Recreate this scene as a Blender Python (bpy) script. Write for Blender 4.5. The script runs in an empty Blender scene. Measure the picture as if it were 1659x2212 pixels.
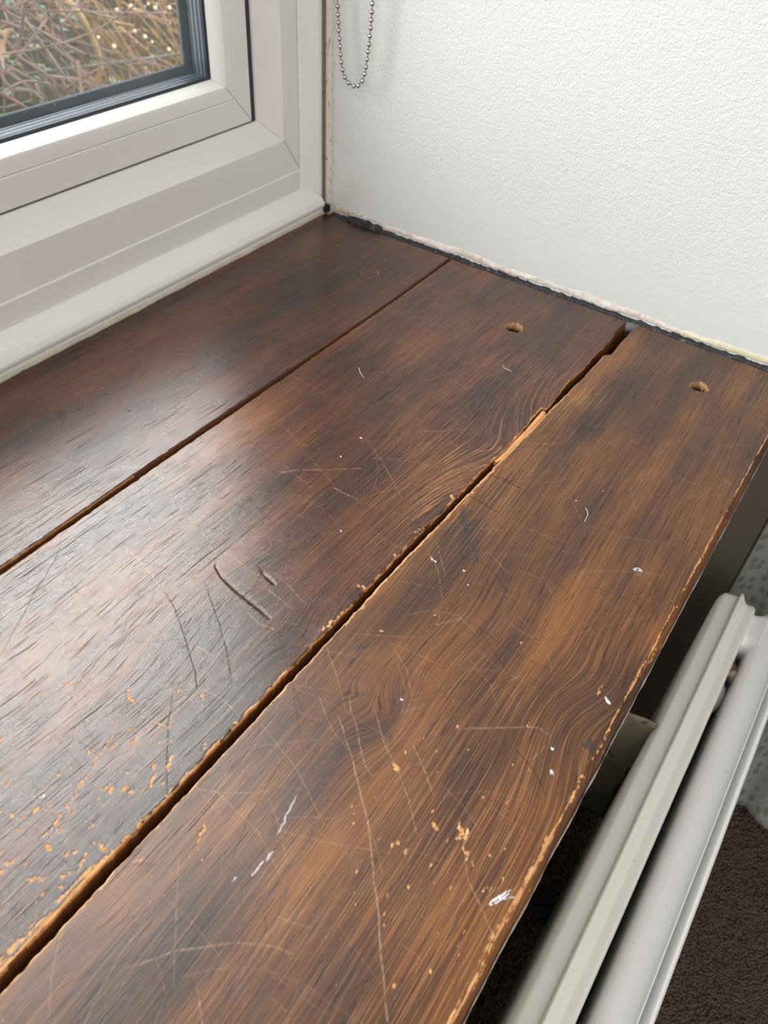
import bpy, bmesh, math, random
import numpy as np
from mathutils import Matrix, Vector

random.seed(4)
RNG = np.random.default_rng(11)
S = bpy.context.scene
COL = S.collection

# ------------------------------------------------------------------ camera
CAMP = np.array([-0.55155, -0.42209, 0.3])
MC = np.array([[0.56487179, -0.82334041, 0.05504933],
               [-0.55170949, -0.42643743, -0.71677595],
               [0.6136257, 0.37451527, -0.69512719]])
FPX = 1699.437
SH = 8.93
cam = bpy.data.cameras.new('camera')
cam.sensor_fit = 'VERTICAL'; cam.sensor_height = SH; cam.sensor_width = SH * 1659 / 2212
cam.lens = FPX / 2212 * SH
cam.clip_start = 0.01; cam.clip_end = 100
cam.dof.use_dof = True; cam.dof.focus_distance = 0.40; cam.dof.aperture_fstop = 3.6
camo = bpy.data.objects.new('camera', cam); COL.objects.link(camo)
R = Matrix(((MC[0][0], -MC[1][0], -MC[2][0], CAMP[0]),
            (MC[0][1], -MC[1][1], -MC[2][1], CAMP[1]),
            (MC[0][2], -MC[1][2], -MC[2][2], CAMP[2]), (0, 0, 0, 1)))
camo.matrix_world = R
S.camera = camo

def on(p, axis=2, val=0.0):
    """point of the photograph -> the world point where it lies on a plane"""
    c = np.array([(p[0] - 829.5) / FPX, (p[1] - 1106.) / FPX, 1.])
    r = MC.T @ c
    t = (val - CAMP[axis]) / r[axis]
    return CAMP + t * r

# ------------------------------------------------------------------ daylight and exposure
SKY = 3.6; GLOW = 2.5; GLOW2 = .9
w = bpy.data.worlds.new('overcast_sky'); S.world = w; w.use_nodes = True
nt = w.node_tree; nt.nodes.clear()
out = nt.nodes.new('ShaderNodeOutputWorld'); bg = nt.nodes.new('ShaderNodeBackground')
tc = nt.nodes.new('ShaderNodeTexCoord'); sp = nt.nodes.new('ShaderNodeSeparateXYZ')
rp = nt.nodes.new('ShaderNodeValToRGB')
rp.color_ramp.elements[0].position = 0.0; rp.color_ramp.elements[0].color = (.84, .82, .82, 1)
rp.color_ramp.elements[1].position = 0.7; rp.color_ramp.elements[1].color = (1.0, .965, .975, 1)
nt.links.new(tc.outputs['Generated'], sp.inputs[0]); nt.links.new(sp.outputs['Z'], rp.inputs[0])
# a brighter patch of thin cloud where the hidden sun stands
dot = nt.nodes.new('ShaderNodeVectorMath'); dot.operation = 'DOT_PRODUCT'
gd = Vector((.27, .63, .72)).normalized(); dot.inputs[1].default_value = gd
nt.links.new(tc.outputs['Generated'], dot.inputs[0])
mr = nt.nodes.new('ShaderNodeMapRange'); mr.interpolation_type = 'SMOOTHERSTEP'
for i_, v_ in enumerate((.90, 1.0, 1.0, GLOW)): mr.inputs[i_ + 1].default_value = v_
nt.links.new(dot.outputs['Value'], mr.inputs[0])
ms = nt.nodes.new('ShaderNodeMath'); ms.operation = 'MULTIPLY'; ms.inputs[1].default_value = SKY
# lighter band of sky low down to the left, which rakes along the reveal wall
dot2 = nt.nodes.new('ShaderNodeVectorMath'); dot2.operation = 'DOT_PRODUCT'
dot2.inputs[1].default_value = Vector((-.72, .62, .22)).normalized(); nt.links.new(tc.outputs['Generated'], dot2.inputs[0])
mr2 = nt.nodes.new('ShaderNodeMapRange'); mr2.interpolation_type = 'SMOOTHERSTEP'
for i_, v_ in enumerate((.93, 1.0, 0.0, GLOW2)): mr2.inputs[i_ + 1].default_value = v_
nt.links.new(dot2.outputs['Value'], mr2.inputs[0])
ma = nt.nodes.new('ShaderNodeMath'); ma.operation = 'ADD'
nt.links.new(mr.outputs[0], ma.inputs[0]); nt.links.new(mr2.outputs[0], ma.inputs[1]); nt.links.new(ma.outputs[0], ms.inputs[0]); nt.links.new(ms.outputs[0], bg.inputs[1])
nt.links.new(rp.outputs[0], bg.inputs[0])
nt.links.new(bg.outputs[0], out.inputs[0])
# portal: guides sampling of the sky through the window opening, gives off no light of its own
pl = bpy.data.lights.new('window_portal', 'AREA'); pl.shape = 'RECTANGLE'; pl.size = 1.12; pl.size_y = 1.32
pl.cycles.is_portal = True
po = bpy.data.objects.new('window_portal', pl); COL.objects.link(po)
po.location = (-0.66, 0.075, 0.79); po.rotation_euler = (math.radians(-90), 0, 0)
# second portal: unseen window added for side light, behind the camera
pl2 = bpy.data.lights.new('added_window_portal', 'AREA'); pl2.shape = 'RECTANGLE'; pl2.size = 2.0; pl2.size_y = 1.3
pl2.cycles.is_portal = True
po2 = bpy.data.objects.new('added_window_portal', pl2); COL.objects.link(po2)
po2.location = (-1.99, -1.52, 1.165); po2.rotation_euler = (math.radians(90), 0, math.radians(-90))
S.view_settings.view_transform = 'Standard'; S.view_settings.look = 'None'
S.view_settings.gamma = 1; S.view_settings.use_curve_mapping = False
S.view_settings.exposure = 0.71

# ------------------------------------------------------------------ helpers
def link(o):
    COL.objects.link(o); return o

def mesh_obj(name, verts, faces, mat=None, parent=None, smooth=False):
    me = bpy.data.meshes.new(name)
    me.from_pydata([tuple(v) for v in verts], [], [tuple(f) for f in faces])
    me.update()
    if mat: me.materials.append(mat)
    if smooth:
        for p in me.polygons: p.use_smooth = True
    o = link(bpy.data.objects.new(name, me))
    if parent: o.parent = parent
    return o

def bm_obj(name, bm, mat=None, parent=None, smooth=False):
    me = bpy.data.meshes.new(name)
    bmesh.ops.recalc_face_normals(bm, faces=bm.faces)
    bm.to_mesh(me); bm.free()
    if mat: me.materials.append(mat)
    if smooth:
        for p in me.polygons: p.use_smooth = True
    o = link(bpy.data.objects.new(name, me))
    if parent: o.parent = parent
    return o

def empty(name, loc=(0, 0, 0)):
    o = link(bpy.data.objects.new(name, None)); o.location = loc; o.empty_display_size = .02
    return o

def adopt(child, parent):
    child.parent = parent
    child.matrix_parent_inverse = Matrix.Translation(parent.location).inverted()

def tag(o, label=None, cat=None, group=None, kind=None):
    if label: o['label'] = label
    if cat: o['category'] = cat
    if group: o['group'] = group
    if kind: o['kind'] = kind
    return o

def box(bm, x0, x1, y0, y1, z0, z1, bev=0.0, seg=2):
    r = bmesh.ops.create_cube(bm, size=1.0)
    vs = r['verts']
    for v in vs:
        v.co = Vector(((x0 + x1) / 2 + v.co.x * (x1 - x0), (y0 + y1) / 2 + v.co.y * (y1 - y0), (z0 + z1) / 2 + v.co.z * (z1 - z0)))
    if bev:
        es = list({e for v in vs for e in v.link_edges})
        bmesh.ops.bevel(bm, geom=es, offset=bev, segments=seg, affect='EDGES', profile=.5)
    return vs

def box_obj(name, b, mat, parent=None, bev=0.0, smooth=False):
    bm = bmesh.new(); box(bm, *b, bev=bev)
    return bm_obj(name, bm, mat, parent, smooth)

def tube(bm, pts, rads, n=8, cap=True):
    pts = [Vector(p) for p in pts]
    rads = [float(q) for q in rads] if hasattr(rads, '__len__') else [float(rads)] * len(pts)
    prev = None; rings = []
    up = Vector((0.13, 0.21, 0.97)).normalized()
    for i, p in enumerate(pts):
        d = (pts[min(i + 1, len(pts) - 1)] - pts[max(i - 1, 0)])
        if d.length < 1e-9: d = Vector((0, 0, 1))
        d.normalize()
        a = d.cross(up)
        if a.length < 1e-3: a = d.cross(Vector((1, 0, 0)))
        a.normalize(); b = d.cross(a)
        rings.append([bm.verts.new(p + rads[i] * (math.cos(2 * math.pi * k / n) * a + math.sin(2 * math.pi * k / n) * b)) for k in range(n)])
    for i in range(len(rings) - 1):
        for k in range(n):
            bm.faces.new((rings[i][k], rings[i][(k + 1) % n], rings[i + 1][(k + 1) % n], rings[i + 1][k]))
    if cap:
        bm.faces.new(rings[0]); bm.faces.new(rings[-1])

def sweep_x(name, prof, x0, x1, mat, parent=None, miter0=None, miter1=None, smooth=False, closed=True, frame='x', ang=None):
    """profile [(y,z)] swept along x; miter functions give the x of each profile point at its end"""
    n = len(prof)
    v = []
    for (y, z) in prof: v.append((x0 if miter0 is None else miter0(y, z), y, z))
    for (y, z) in prof: v.append((x1 if miter1 is None else miter1(y, z), y, z))
    f = [(i, (i + 1) % n, n + (i + 1) % n, n + i) for i in range(n if closed else n - 1)]
    if closed: f += [tuple(range(n))[::-1], tuple(range(n, 2 * n))]
    bm = bmesh.new(); vv = [bm.verts.new(p) for p in v]
    for q in f: bm.faces.new([vv[k] for k in q])
    return bm_obj(name, bm, mat, parent, smooth)

def edge_round(o, w=.0006, seg=2, angle=30):
    m = o.modifiers.new('bevel', 'BEVEL'); m.width = w; m.segments = seg; m.limit_method = 'ANGLE'
    m.angle_limit = math.radians(angle)
    for p in o.data.polygons: p.use_smooth = True
    m.harden_normals = True
    return o

# ------------------------------------------------------------------ node material helper
class NM:
    def __init__(s, name):
        s.m = bpy.data.materials.new(name); s.m.use_nodes = True
        s.t = s.m.node_tree; s.b = s.t.nodes['Principled BSDF']
    def n(s, kind, **k):
        x = s.t.nodes.new(kind)
        for a, v in k.items(): setattr(x, a, v)
        return x
    def put(s, sock, v):
        if isinstance(v, bpy.types.NodeSocket): s.t.links.new(v, sock)
        elif v is not None:
            sock.default_value = v
    def math(s, op, a, b=None, c=None, clamp=False):
        x = s.n('ShaderNodeMath', operation=op); x.use_clamp = clamp
        s.put(x.inputs[0], a); s.put(x.inputs[1], b)
        if c is not None: s.put(x.inputs[2], c)
        return x.outputs[0]
    def mix(s, f, a, b, mode='MIX'):
        x = s.n('ShaderNodeMix', data_type='RGBA', blend_type=mode)
        s.put(x.inputs[0], f); s.put(x.inputs[6], a); s.put(x.inputs[7], b)
        return x.outputs[2]
    def noise(s, vec, scale, detail=2, rough=.5, dist=0, out=0):
        x = s.n('ShaderNodeTexNoise'); s.put(x.inputs['Vector'], vec)
        x.inputs['Scale'].default_value = scale; x.inputs['Detail'].default_value = detail
        x.inputs['Roughness'].default_value = rough; x.inputs['Distortion'].default_value = dist
        return x.outputs[out]
    def vor(s, vec, scale, feature='F1', rnd=1.0, out=0):
        x = s.n('ShaderNodeTexVoronoi', feature=feature); s.put(x.inputs['Vector'], vec)
        x.inputs['Scale'].default_value = scale; x.inputs['Randomness'].default_value = rnd
        return x.outputs[out]
    def ramp(s, f, els, interp='LINEAR'):
        x = s.n('ShaderNodeValToRGB'); s.put(x.inputs[0], f); r = x.color_ramp; r.interpolation = interp
        while len(r.elements) < len(els): r.elements.new(.5)
        for e, (p, c) in zip(r.elements, els):
            e.position = p; e.color = (*c, 1) if len(c) == 3 else c
        return x.outputs[0]
    def map(s, f, a, b, c=0., d=1., smooth=False):
        x = s.n('ShaderNodeMapRange'); x.interpolation_type = 'SMOOTHSTEP' if smooth else 'LINEAR'
        s.put(x.inputs[0], f)
        for i, v in enumerate((a, b, c, d)): s.put(x.inputs[i + 1], v)
        return x.outputs[0]
    def obj(s): return s.n('ShaderNodeTexCoord').outputs['Object']
    def xyz(s, v):
        x = s.n('ShaderNodeSeparateXYZ'); s.put(x.inputs[0], v); return x.outputs
    def comb(s, x, y, z=0.):
        c = s.n('ShaderNodeCombineXYZ'); s.put(c.inputs[0], x); s.put(c.inputs[1], y); s.put(c.inputs[2], z); return c.outputs[0]
    def attr(s, name): return s.n('ShaderNodeAttribute', attribute_name=name).outputs['Fac']
    def bump(s, h, strength=.3, dist=.001, normal=None):
        x = s.n('ShaderNodeBump'); x.inputs['Strength'].default_value = strength
        x.inputs['Distance'].default_value = dist; s.put(x.inputs['Height'], h)
        if normal is not None: s.put(x.inputs['Normal'], normal)
        s.put(s.b.inputs['Normal'], x.outputs[0]); return x.outputs[0]
    def set(s, **k):
        names = dict(col='Base Color', rough='Roughness', metal='Metallic', ior='IOR', spec='Specular IOR Level',
                     coat='Coat Weight', coatr='Coat Roughness', trans='Transmission Weight', alpha='Alpha', sheen='Sheen Weight')
        for a, v in k.items():
            if isinstance(v, tuple) and len(v) == 3: v = (*v, 1)
            s.put(s.b.inputs[names[a]], v)
        return s

def plain(name, col, rough=.5, var=.06, vs=30, bump=0., bs=400, **k):
    m = NM(name); P = m.obj()
    n = m.noise(P, vs, 3)
    c2 = tuple(c * (1 - 2 * var) for c in col)
    m.set(col=m.mix(n, (*c2, 1), (*[min(1, c * (1 + var)) for c in col], 1)), rough=rough, **k)
    if bump: m.bump(m.noise(P, bs, 3), bump, .0005)
    return m.m

# uPVC
def upvc_mat(name, col, rough=.34):
    m = NM(name); P = m.obj()
    n = m.noise(P, 9, 3); d = m.noise(P, 420, 2)
    dirt = m.map(d, .70, .78, 0, .35, True)
    c = m.mix(n, (*[q * .95 for q in col], 1), (*col, 1))
    c = m.mix(dirt, c, (*[q * .72 for q in col], 1))
    m.set(col=c, rough=rough, spec=.5)
    m.bump(m.noise(P, 700, 2), .05, .0003)
    return m.m
UPVC = upvc_mat('white_upvc', (.72, .70, .67))
UPVC2 = upvc_mat('white_upvc_trim', (.77, .765, .73), .17)
SEAL = plain('aged_sealant', (.50, .45, .36), .5, .18, 90, .3, 300)
BLACKG = plain('black_rubber', (.018, .022, .03), .35, .2, 60)
DARKGAP = plain('dark_gap', (.006, .005, .005), .9)

# wall paint
def wall_mat():
    m = NM('white_textured_paint'); P = m.obj(); x, y, z = m.xyz(P)
    n = m.noise(P, 9, 3)
    c = m.mix(n, (.60, .608, .594, 1), (.645, .642, .628, 1))
    # grime low down by the window corner
    d = m.noise(P, 55, 4, .6)
    near = m.math('MULTIPLY', m.map(y, -.055, -.008, 0, 1, True), m.map(z, .11, .0, 0, 1, True))
    c = m.mix(m.math('MULTIPLY', near, m.map(d, .40, .65, .1, .75)), c, (.50, .47, .40, 1))
    # mould specks up the corner
    sp_ = m.noise(m.comb(m.math('MULTIPLY', x, 1), m.math('MULTIPLY', y, 1), m.math('MULTIPLY', z, .6)), 420, 2)
    strip = m.map(y, -.0085, -.004, 0, 1, True)
    c = m.mix(m.math('MULTIPLY', strip, m.map(sp_, .56, .66, .25, .8)), c, (.33, .28, .20, 1))
    # below the sill old cream paint, darkened in colour to stand in for shade
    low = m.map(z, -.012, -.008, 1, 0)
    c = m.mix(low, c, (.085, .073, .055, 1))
    m.set(col=c, rough=.55, spec=.35)
    f1 = m.noise(P, 640, 2, .5); f2 = m.noise(P, 330, 1, .5, .2); f3 = m.noise(P, 22, 3)
    # rolled paint texture fades out towards the brushed band at the bottom
    line = m.math('ADD', m.math('MULTIPLY', z, 1.0), m.math('MULTIPLY', f3, .05))
    k = m.map(line, .03, .12, .12, 1, True)
    br = m.noise(m.comb(m.math('MULTIPLY', x, 1), m.math('MULTIPLY', y, .25), m.math('MULTIPLY', z, 1.6)), 300, 2)
    h = m.math('ADD', m.math('MULTIPLY', m.math('ADD', f1, f2), k), m.math('MULTIPLY', br, .25))
    lumps = m.math('MULTIPLY', m.map(m.noise(P, 60, 2), .66, .78, 0, 1, True), .6)
    h = m.math('ADD', h, lumps)
    m.bump(h, .5, .0009)
    return m.m
WALL = wall_mat()
ROOMW = plain('room_wall_paint', (.70, .68, .64), .7)
CEIL = plain('ceiling_paint', (.82, .82, .81), .8)

# ------------------------------------------------------------------ setting: room shell
XR = .003      # plane of the reveal wall
XL = -1.32     # the other reveal
FLZ = -.475
def struct(o): o['kind'] = 'structure'; return o

# right reveal wall: a fine sheet with a cut lower edge, full thickness behind
bm = bmesh.new()
box(bm, XR, .30, -.441, .16, FLZ, 1.9)
struct(bm_obj('wall_right', bm, WALL))
bm = bmesh.new(); box(bm, XL - .3, XL, -.441, .16, FLZ, 1.9); struct(bm_obj('wall_left', bm, WALL))
bm = bmesh.new()
box(bm, XL, XR, .0, .16, FLZ, -.026); struct(bm_obj('wall_window', bm, ROOMW))
# wall panel that the radiator hangs on, right under the boards
bm = bmesh.new(); box(bm, XL, XR, -.405, -.39, FLZ, -.024); struct(bm_obj('wall_front', bm, ROOMW))
bm = bmesh.new(); box(bm, XL, XR, -.441, .17, 1.56, 1.66); struct(bm_obj('ceiling_reveal', bm, CEIL)); bpy.data.objects['ceiling_reveal'].name = 'trim_5'

def carpet_mat():
    m = NM('brown_twist_carpet'); P = m.obj()
    v = m.vor(P, 430, 'F1'); n = m.noise(P, 200, 3); n2 = m.noise(P, 12, 2)
    f = m.math('ADD', m.math('MULTIPLY', v, .6), m.math('MULTIPLY', n, .6))
    c = m.ramp(f, [(.25, (.17, .128, .10)), (.6, (.11, .082, .063)), (.85, (.036, .027, .021))])
    c = m.mix(m.math('MULTIPLY', n2, .35), c, (.12, .09, .07, 1))
    m.set(col=c, rough=1.0, spec=.1)
    m.bump(m.math('SUBTRACT', n, v), 1.0, .004)
    return m.m
CARPET = carpet_mat()
# carpet floor: pile modelled as a lumpy surface in the part seen, plain beyond
def carpet():
    me_x = np.concatenate([np.linspace(-1.9, -.62, 20), np.linspace(-.60, .12, 240), np.linspace(.15, .6, 6)])
    me_y = np.concatenate([np.linspace(-2.6, -.88, 16), np.linspace(-.86, -.40, 160), np.linspace(-.35, .0, 5)])
    X, Y = np.meshgrid(me_x, me_y, indexing='ij')
    fine = (X > -.60) & (X < .12) & (Y > -.86) & (Y < -.40)
    Z = FLZ + np.where(fine, RNG.uniform(-.0016, .0016, X.shape), 0)
    v = np.stack([X, Y, Z], -1).reshape(-1, 3)
    nx, ny = X.shape
    i, j = np.meshgrid(np.arange(nx - 1), np.arange(ny - 1), indexing='ij')
    a = (i * ny + j).ravel(); f = np.stack([a, a + ny, a + ny + 1, a + 1], 1)
    o = mesh_obj('floor', v.tolist(), f.tolist(), CARPET, smooth=True); struct(o)
carpet()
# the rest of the room
bm = bmesh.new()   # left side wall of the room with an unseen window added for side light
for b in ((-2.6, -.441, FLZ, .5), (-2.6, -.441, 1.83, 1.9), (-2.6, -2.5, .5, 1.83), (-.55, -.441, .5, 1.83)): box(bm, -2.0, -1.9, b[0], b[1], b[2], b[3])
struct(bm_obj('wall_side_left', bm, ROOMW))
bm = bmesh.new()
for b in ((-2.5, -.55, .5, .54), (-2.5, -.55, 1.79, 1.83), (-2.5, -2.46, .54, 1.79), (-.59, -.55, .54, 1.79), (-1.54, -1.50, .54, 1.79)): box(bm, -1.98, -1.93, b[0], b[1], b[2], b[3])
struct(bm_obj('added_side_window', bm, UPVC))
for nm, b, mt in (('wall_back', (-2.0, .62, -2.7, -2.6, FLZ, 1.9), ROOMW),
                  ('wall_side_right', (.6, .62, -2.6, -.441, FLZ, 1.9), ROOMW),
                  ('wall_return_left', (-2.0, XL - .3, -.441, -.34, FLZ, 1.9), ROOMW),
                  ('wall_return_right', (.30, .62, -.441, -.34, FLZ, 1.9), ROOMW),
                  ('ceiling', (-2.0, .62, -2.7, -.441, 1.9, 1.95), CEIL),
                  ('wall_above', (XL, XR, -.441, .17, 1.66, 1.9), ROOMW)):
    struct(box_obj(nm, b, mt))

# ------------------------------------------------------------------ window
def jamb_from(prof):   # bottom-rail profile (y, offset from the wall or board) turned upright at the right-hand side
    return prof
ZT = 1.54; XW = XL
win = empty('window_1', (-.66, .03, 0)); win['kind'] = 'structure'
# frame: offsets d from the outer edge; (y, d_bottom) and matching jamb offsets
FY = .012
def ring(name, prof, mat, parent, smooth=False, rnd=.0007):
    """closed mitred ring round the window: prof = [(y, zb, xr)], zb height on the bottom rail, xr distance from the wall on the jambs;
    the same distance is used at the top and on the left"""
    n = len(prof); bm = bmesh.new(); rings = []
    for corner in range(4):
        vs = []
        for (y, zb, xr) in prof:
            x = -xr if corner in (0, 1) else XL + xr
            z = zb if corner in (0, 3) else ZT - xr
            vs.append(bm.verts.new((x, y, z)))
        rings.append(vs)
    for c in range(4):
        A, B = rings[c], rings[(c + 1) % 4]
        for i in range(n):
            bm.faces.new((A[i], A[(i + 1) % n], B[(i + 1) % n], B[i]))
    o = bm_obj(name, bm, mat, None)
    adopt(o, parent)
    if rnd: edge_round(o, rnd)
    return o
fr = ring('frame', [(.075, .0, -.004), (.0125, .0, -.004), (.0115, .039, .018), (.0125, .0395, .0185), (FY + .0005, .0415, .021), (FY, .068, .040), (FY + .002, .0695, .0415), (.0255, .0836, .0560), (.030, .0838, .0562), (.075, .0838, .0562)], UPVC, win)
# rebate shadow behind the sash
rb = ring('rebate', [(.0272, .0832, .0556), (.075, .0832, .0556), (.075, .0850, .0620), (.0272, .0850, .0620)], BLACKG, win, rnd=0)
sa = ring('sash', [(.036, .0846, .0615), (.0262, .0846, .0615), (.0250, .0858, .0627), (.0246, .1040, .0790), (.0252, .1046, .0796), (.0246, .1052, .0802),
                   (.0250, .1130, .0873), (.0258, .1146, .0885), (.0340, .1192, .0935), (.0355, .1192, .0935), (.0355, .1150, .089), (.060, .1150, .089), (.060, .0846, .0615)], UPVC, win)
BEADL = NM('dark_joint_line'); BEADL.set(col=(.22, .17, .15), rough=.8); BEADL = BEADL.m
# thin mitre joints at the visible corner
def joint(name, pts):
    bm = bmesh.new(); tube(bm, pts, .00016, 5); adopt(bm_obj(name, bm, BEADL, None), win)
joint('mitre_joint', [(-.0560, .0254, .0836), (-.0415, .0139, .0695), (-.0400, .0119, .0680), (-.0212, .0119, .0418)])
joint('mitre_joint', [(-.0627, .0249, .0858), (-.0790, .0245, .1040), (-.0873, .0249, .1130), (-.0885, .0257, .1146), (-.0935, .0339, .1192)])
# glazing seals
g1 = ring('inner_gasket', [(.0352, .1185, .0928), (.0342, .1197, .0940), (.0352, .1212, .0955), (.0375, .1210, .0953), (.0375, .1185, .0928)], BLACKG, win, rnd=.0003)
def spacer_mat():
    m = NM('spacer_bar'); x, y, z = m.xyz(m.obj())
    s_ = m.math('SINE', m.math('MULTIPLY', y, 2 * math.pi / .0032))
    c = m.mix(m.map(s_, -.3, .6), (.035, .042, .055, 1), (.13, .15, .19, 1))  # pale stripes painted in for reflections along the bar
    m.set(col=c, rough=.28, metal=.25, spec=.7)
    m.bump(s_, .4, .0005)
    return m.m
spb = ring('spacer_bar', [(.0385, .113, .0873), (.0385, .1200, .0942), (.0485, .1218, .0962), (.0485, .113, .0873)], spacer_mat(), win, rnd=.0002)
g2 = ring('outer_gasket', [(.0525, .113, .088), (.0525, .1262, .1004), (.0535, .1272, .1014), (.0550, .1262, .1004), (.0550, .113, .088)], plain('grey_seal', (.10, .12, .14), .4), win, rnd=.0002)
osf = ring('outer_sash_lip', [(.0555, .110, .078), (.0555, .1238, .0860), (.0570, .1250, .0865), (.068, .119, .084), (.068, .110, .078)], UPVC, win)
# glass panes
def glass_mat():
    m = NM('window_glass')
    t = m.t; t.nodes.remove(m.b)
    tr = t.nodes.new('ShaderNodeBsdfTransparent'); gl = t.nodes.new('ShaderNodeBsdfGlossy'); gl.inputs['Roughness'].default_value = 0.02
    df = t.nodes.new('ShaderNodeBsdfDiffuse'); df.inputs[0].default_value = (.8, .82, .8, 1)
    mx = t.nodes.new('ShaderNodeMixShader'); mx2 = t.nodes.new('ShaderNodeMixShader'); fr_ = t.nodes.new('ShaderNodeFresnel'); fr_.inputs[0].default_value = 1.45
    tr.inputs[0].default_value = (.95, .97, .965, 1)
    o = t.nodes['Material Output']
    geo = t.nodes.new('ShaderNodeNewGeometry')
    t.links.new(m.math('MULTIPLY', fr_.outputs[0], m.math('SUBTRACT', 1, geo.outputs['Backfacing'])), mx.inputs[0]); t.links.new(tr.outputs[0], mx.inputs[1]); t.links.new(gl.outputs[0], mx.inputs[2])
    P = m.obj(); v = m.vor(P, 170, 'F1'); n = m.noise(P, 30, 2)
    rs = m.vor(P, 170, 'F1', out=1)
    spot = m.math('MULTIPLY', m.map(v, .05, .16, .9, 0, True), m.map(m.xyz(rs)[0], .72, .74, 0, 1))
    f = m.math('MULTIPLY', m.math('ADD', m.math('MULTIPLY', n, .05), m.math('MULTIPLY', spot, .45)), m.math('SUBTRACT', 1, geo.outputs['Backfacing']))
    t.links.new(f, mx2.inputs[0]); t.links.new(mx.outputs[0], mx2.inputs[1]); t.links.new(df.outputs[0], mx2.inputs[2])
    t.links.new(mx2.outputs[0], o.inputs[0])
    return m.m
GL = glass_mat()
for nm, y in (('inner_glass', .0378), ('outer_glass', .0508)):
    bm = bmesh.new(); box(bm, XL + .091, -.091, y, y + .0012, .117, ZT - .091)
    adopt(bm_obj(nm, bm, GL), win)
# tiny embossed letters along the spacer bar
def letters(body, loc, rot, size, parent, mat):
    cu = bpy.data.curves.new('spacer_text', 'FONT'); cu.body = body; cu.size = size; cu.extrude = .00008; cu.space_character = 1.25
    ob = bpy.data.objects.new('spacer_text', cu)
    dg = bpy.context.evaluated_depsgraph_get(); COL.objects.link(ob); dg.update()
    me = bpy.data.meshes.new_from_object(ob.evaluated_get(dg)); bpy.data.objects.remove(ob)
    me.name = 'spacer_text'; me.materials.clear(); me.materials.append(mat)
    o = link(bpy.data.objects.new('spacer_text', me)); o.location = loc; o.rotation_euler = rot
    adopt(o, parent); return o
PALE = plain('pale_ink', (.42, .46, .52), .4)
letters('LIT LTAMATAT', (-.318, .0428, .1212), (math.radians(11), 0, 0), .0024, win, PALE)
letters('TOUGHSAFE', (-.0951, .0425, .172), (math.radians(90), math.radians(0), math.radians(100)), .0020, win, PALE)

# cover strips
trimb = sweep_x('trim_1', [(.012, .0), (.012, .0235), (.0105, .0240), (.0085, .0228), (.0055, .0198), (.0015, .0165), (-.0012, .0128), (-.0026, .0092), (-.0022, .0068), (-.0008, .0052), (-.0006, .001), (-.0006, .0)],
                XL, -.0035, UPVC2, miter1=lambda y, z: -.0035 - .0055 * max(0, min(1, (y + .003) / .006 - .2)) * (1 if z > .01 else .6), smooth=False)
struct(edge_round(trimb, .0016, 3, 12))
trimj = bmesh.new()
pj = [(-.0002, .012), (-.0002, .0036), (-.0016, .0030), (-.0050, .0034), (-.0100, .0058), (-.0150, .0082), (-.0180, .0092), (-.0198, .0100), (-.0202, .0115), (-.0202, .0125)]
va = [trimj.verts.new((x, y, .0085)) for x, y in pj]; vb = [trimj.verts.new((x, y, ZT)) for x, y in pj]
for i in range(len(pj) - 1): trimj.faces.new((va[i], va[i + 1], vb[i + 1], vb[i]))
trimj.faces.new((va[-1], va[0], vb[0], vb[-1])); trimj.faces.new(va); trimj.faces.new(vb)
tj = struct(edge_round(bm_obj('trim_2', trimj, UPVC2), .0008, 2, 12))
# sealant runs: under the bottom cover strip and up the corner
def ragged_strip(name, pts0, pts1, mat, thick, kind=True):
    pass
def vnoise1(n, step, amp, seed):
    r = np.random.default_rng(seed); k = int(n / step) + 3
    a = r.uniform(-1, 1, k); t = np.arange(n) / step; i = t.astype(int); f = t - i; f = f * f * (3 - 2 * f)
    return amp * (a[i] * (1 - f) + a[i + 1] * f)
n = 420; xs = np.linspace(-.66, -.004, n)
j1 = vnoise1(n, 9, .0005, 3) + vnoise1(n, 2, .0002, 5); j2 = vnoise1(n, 14, .0004, 8)
v = []; f = []
for i in range(n):
    yf = -.0030 + j1[i] - .0007 * max(0, (-.35 - xs[i])) * 2; zt = .0026 + j2[i]
    v += [(xs[i], .004, zt + .001), (xs[i], -.0008, zt), (xs[i], yf + .0008, .0016), (xs[i], yf, .00012), (xs[i], .004, .0001)]
for i in range(n - 1):
    for k in range(5): f.append((i * 5 + k, i * 5 + (k + 1) % 5, i * 5 + 5 + (k + 1) % 5, i * 5 + 5 + k))
f += [(0, 1, 2, 3, 4)[::-1], tuple(5 * (n - 1) + k for k in range(5))]
struct(mesh_obj('trim_3', v, f, SEAL, smooth=True))
n = 260; zs = np.concatenate([np.linspace(.008, .62, n - 30), np.linspace(.65, 1.55, 30)]); j1 = vnoise1(n, 10, .0006, 31)
v = []; f = []
for i in range(n):
    yy = -.0042 + j1[i]
    v += [(.004, .004, zs[i]), (.0006, .0026, zs[i]), (.0016, yy * .5, zs[i]), (.0026, yy, zs[i]), (.004, yy, zs[i])]
for i in range(n - 1):
    for k in range(5): f.append((i * 5 + k, i * 5 + 5 + k, i * 5 + 5 + (k + 1) % 5, i * 5 + (k + 1) % 5))
def mould():
    m = NM('mouldy_sealant'); P = m.obj(); x, y, z = m.xyz(P)
    a = m.noise(m.comb(x, y, m.math('MULTIPLY', z, .5)), 380, 3, .6)
    c = m.mix(m.map(a, .58, .70), (.60, .56, .48, 1), (.30, .23, .15, 1))
    c = m.mix(m.map(y, -.0002, .0016, 0, .9, True), c, (.17, .10, .045, 1))
    m.set(col=c, rough=.6); return m.m
struct(mesh_obj('trim_4', v, f, mould(), smooth=True))

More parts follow.
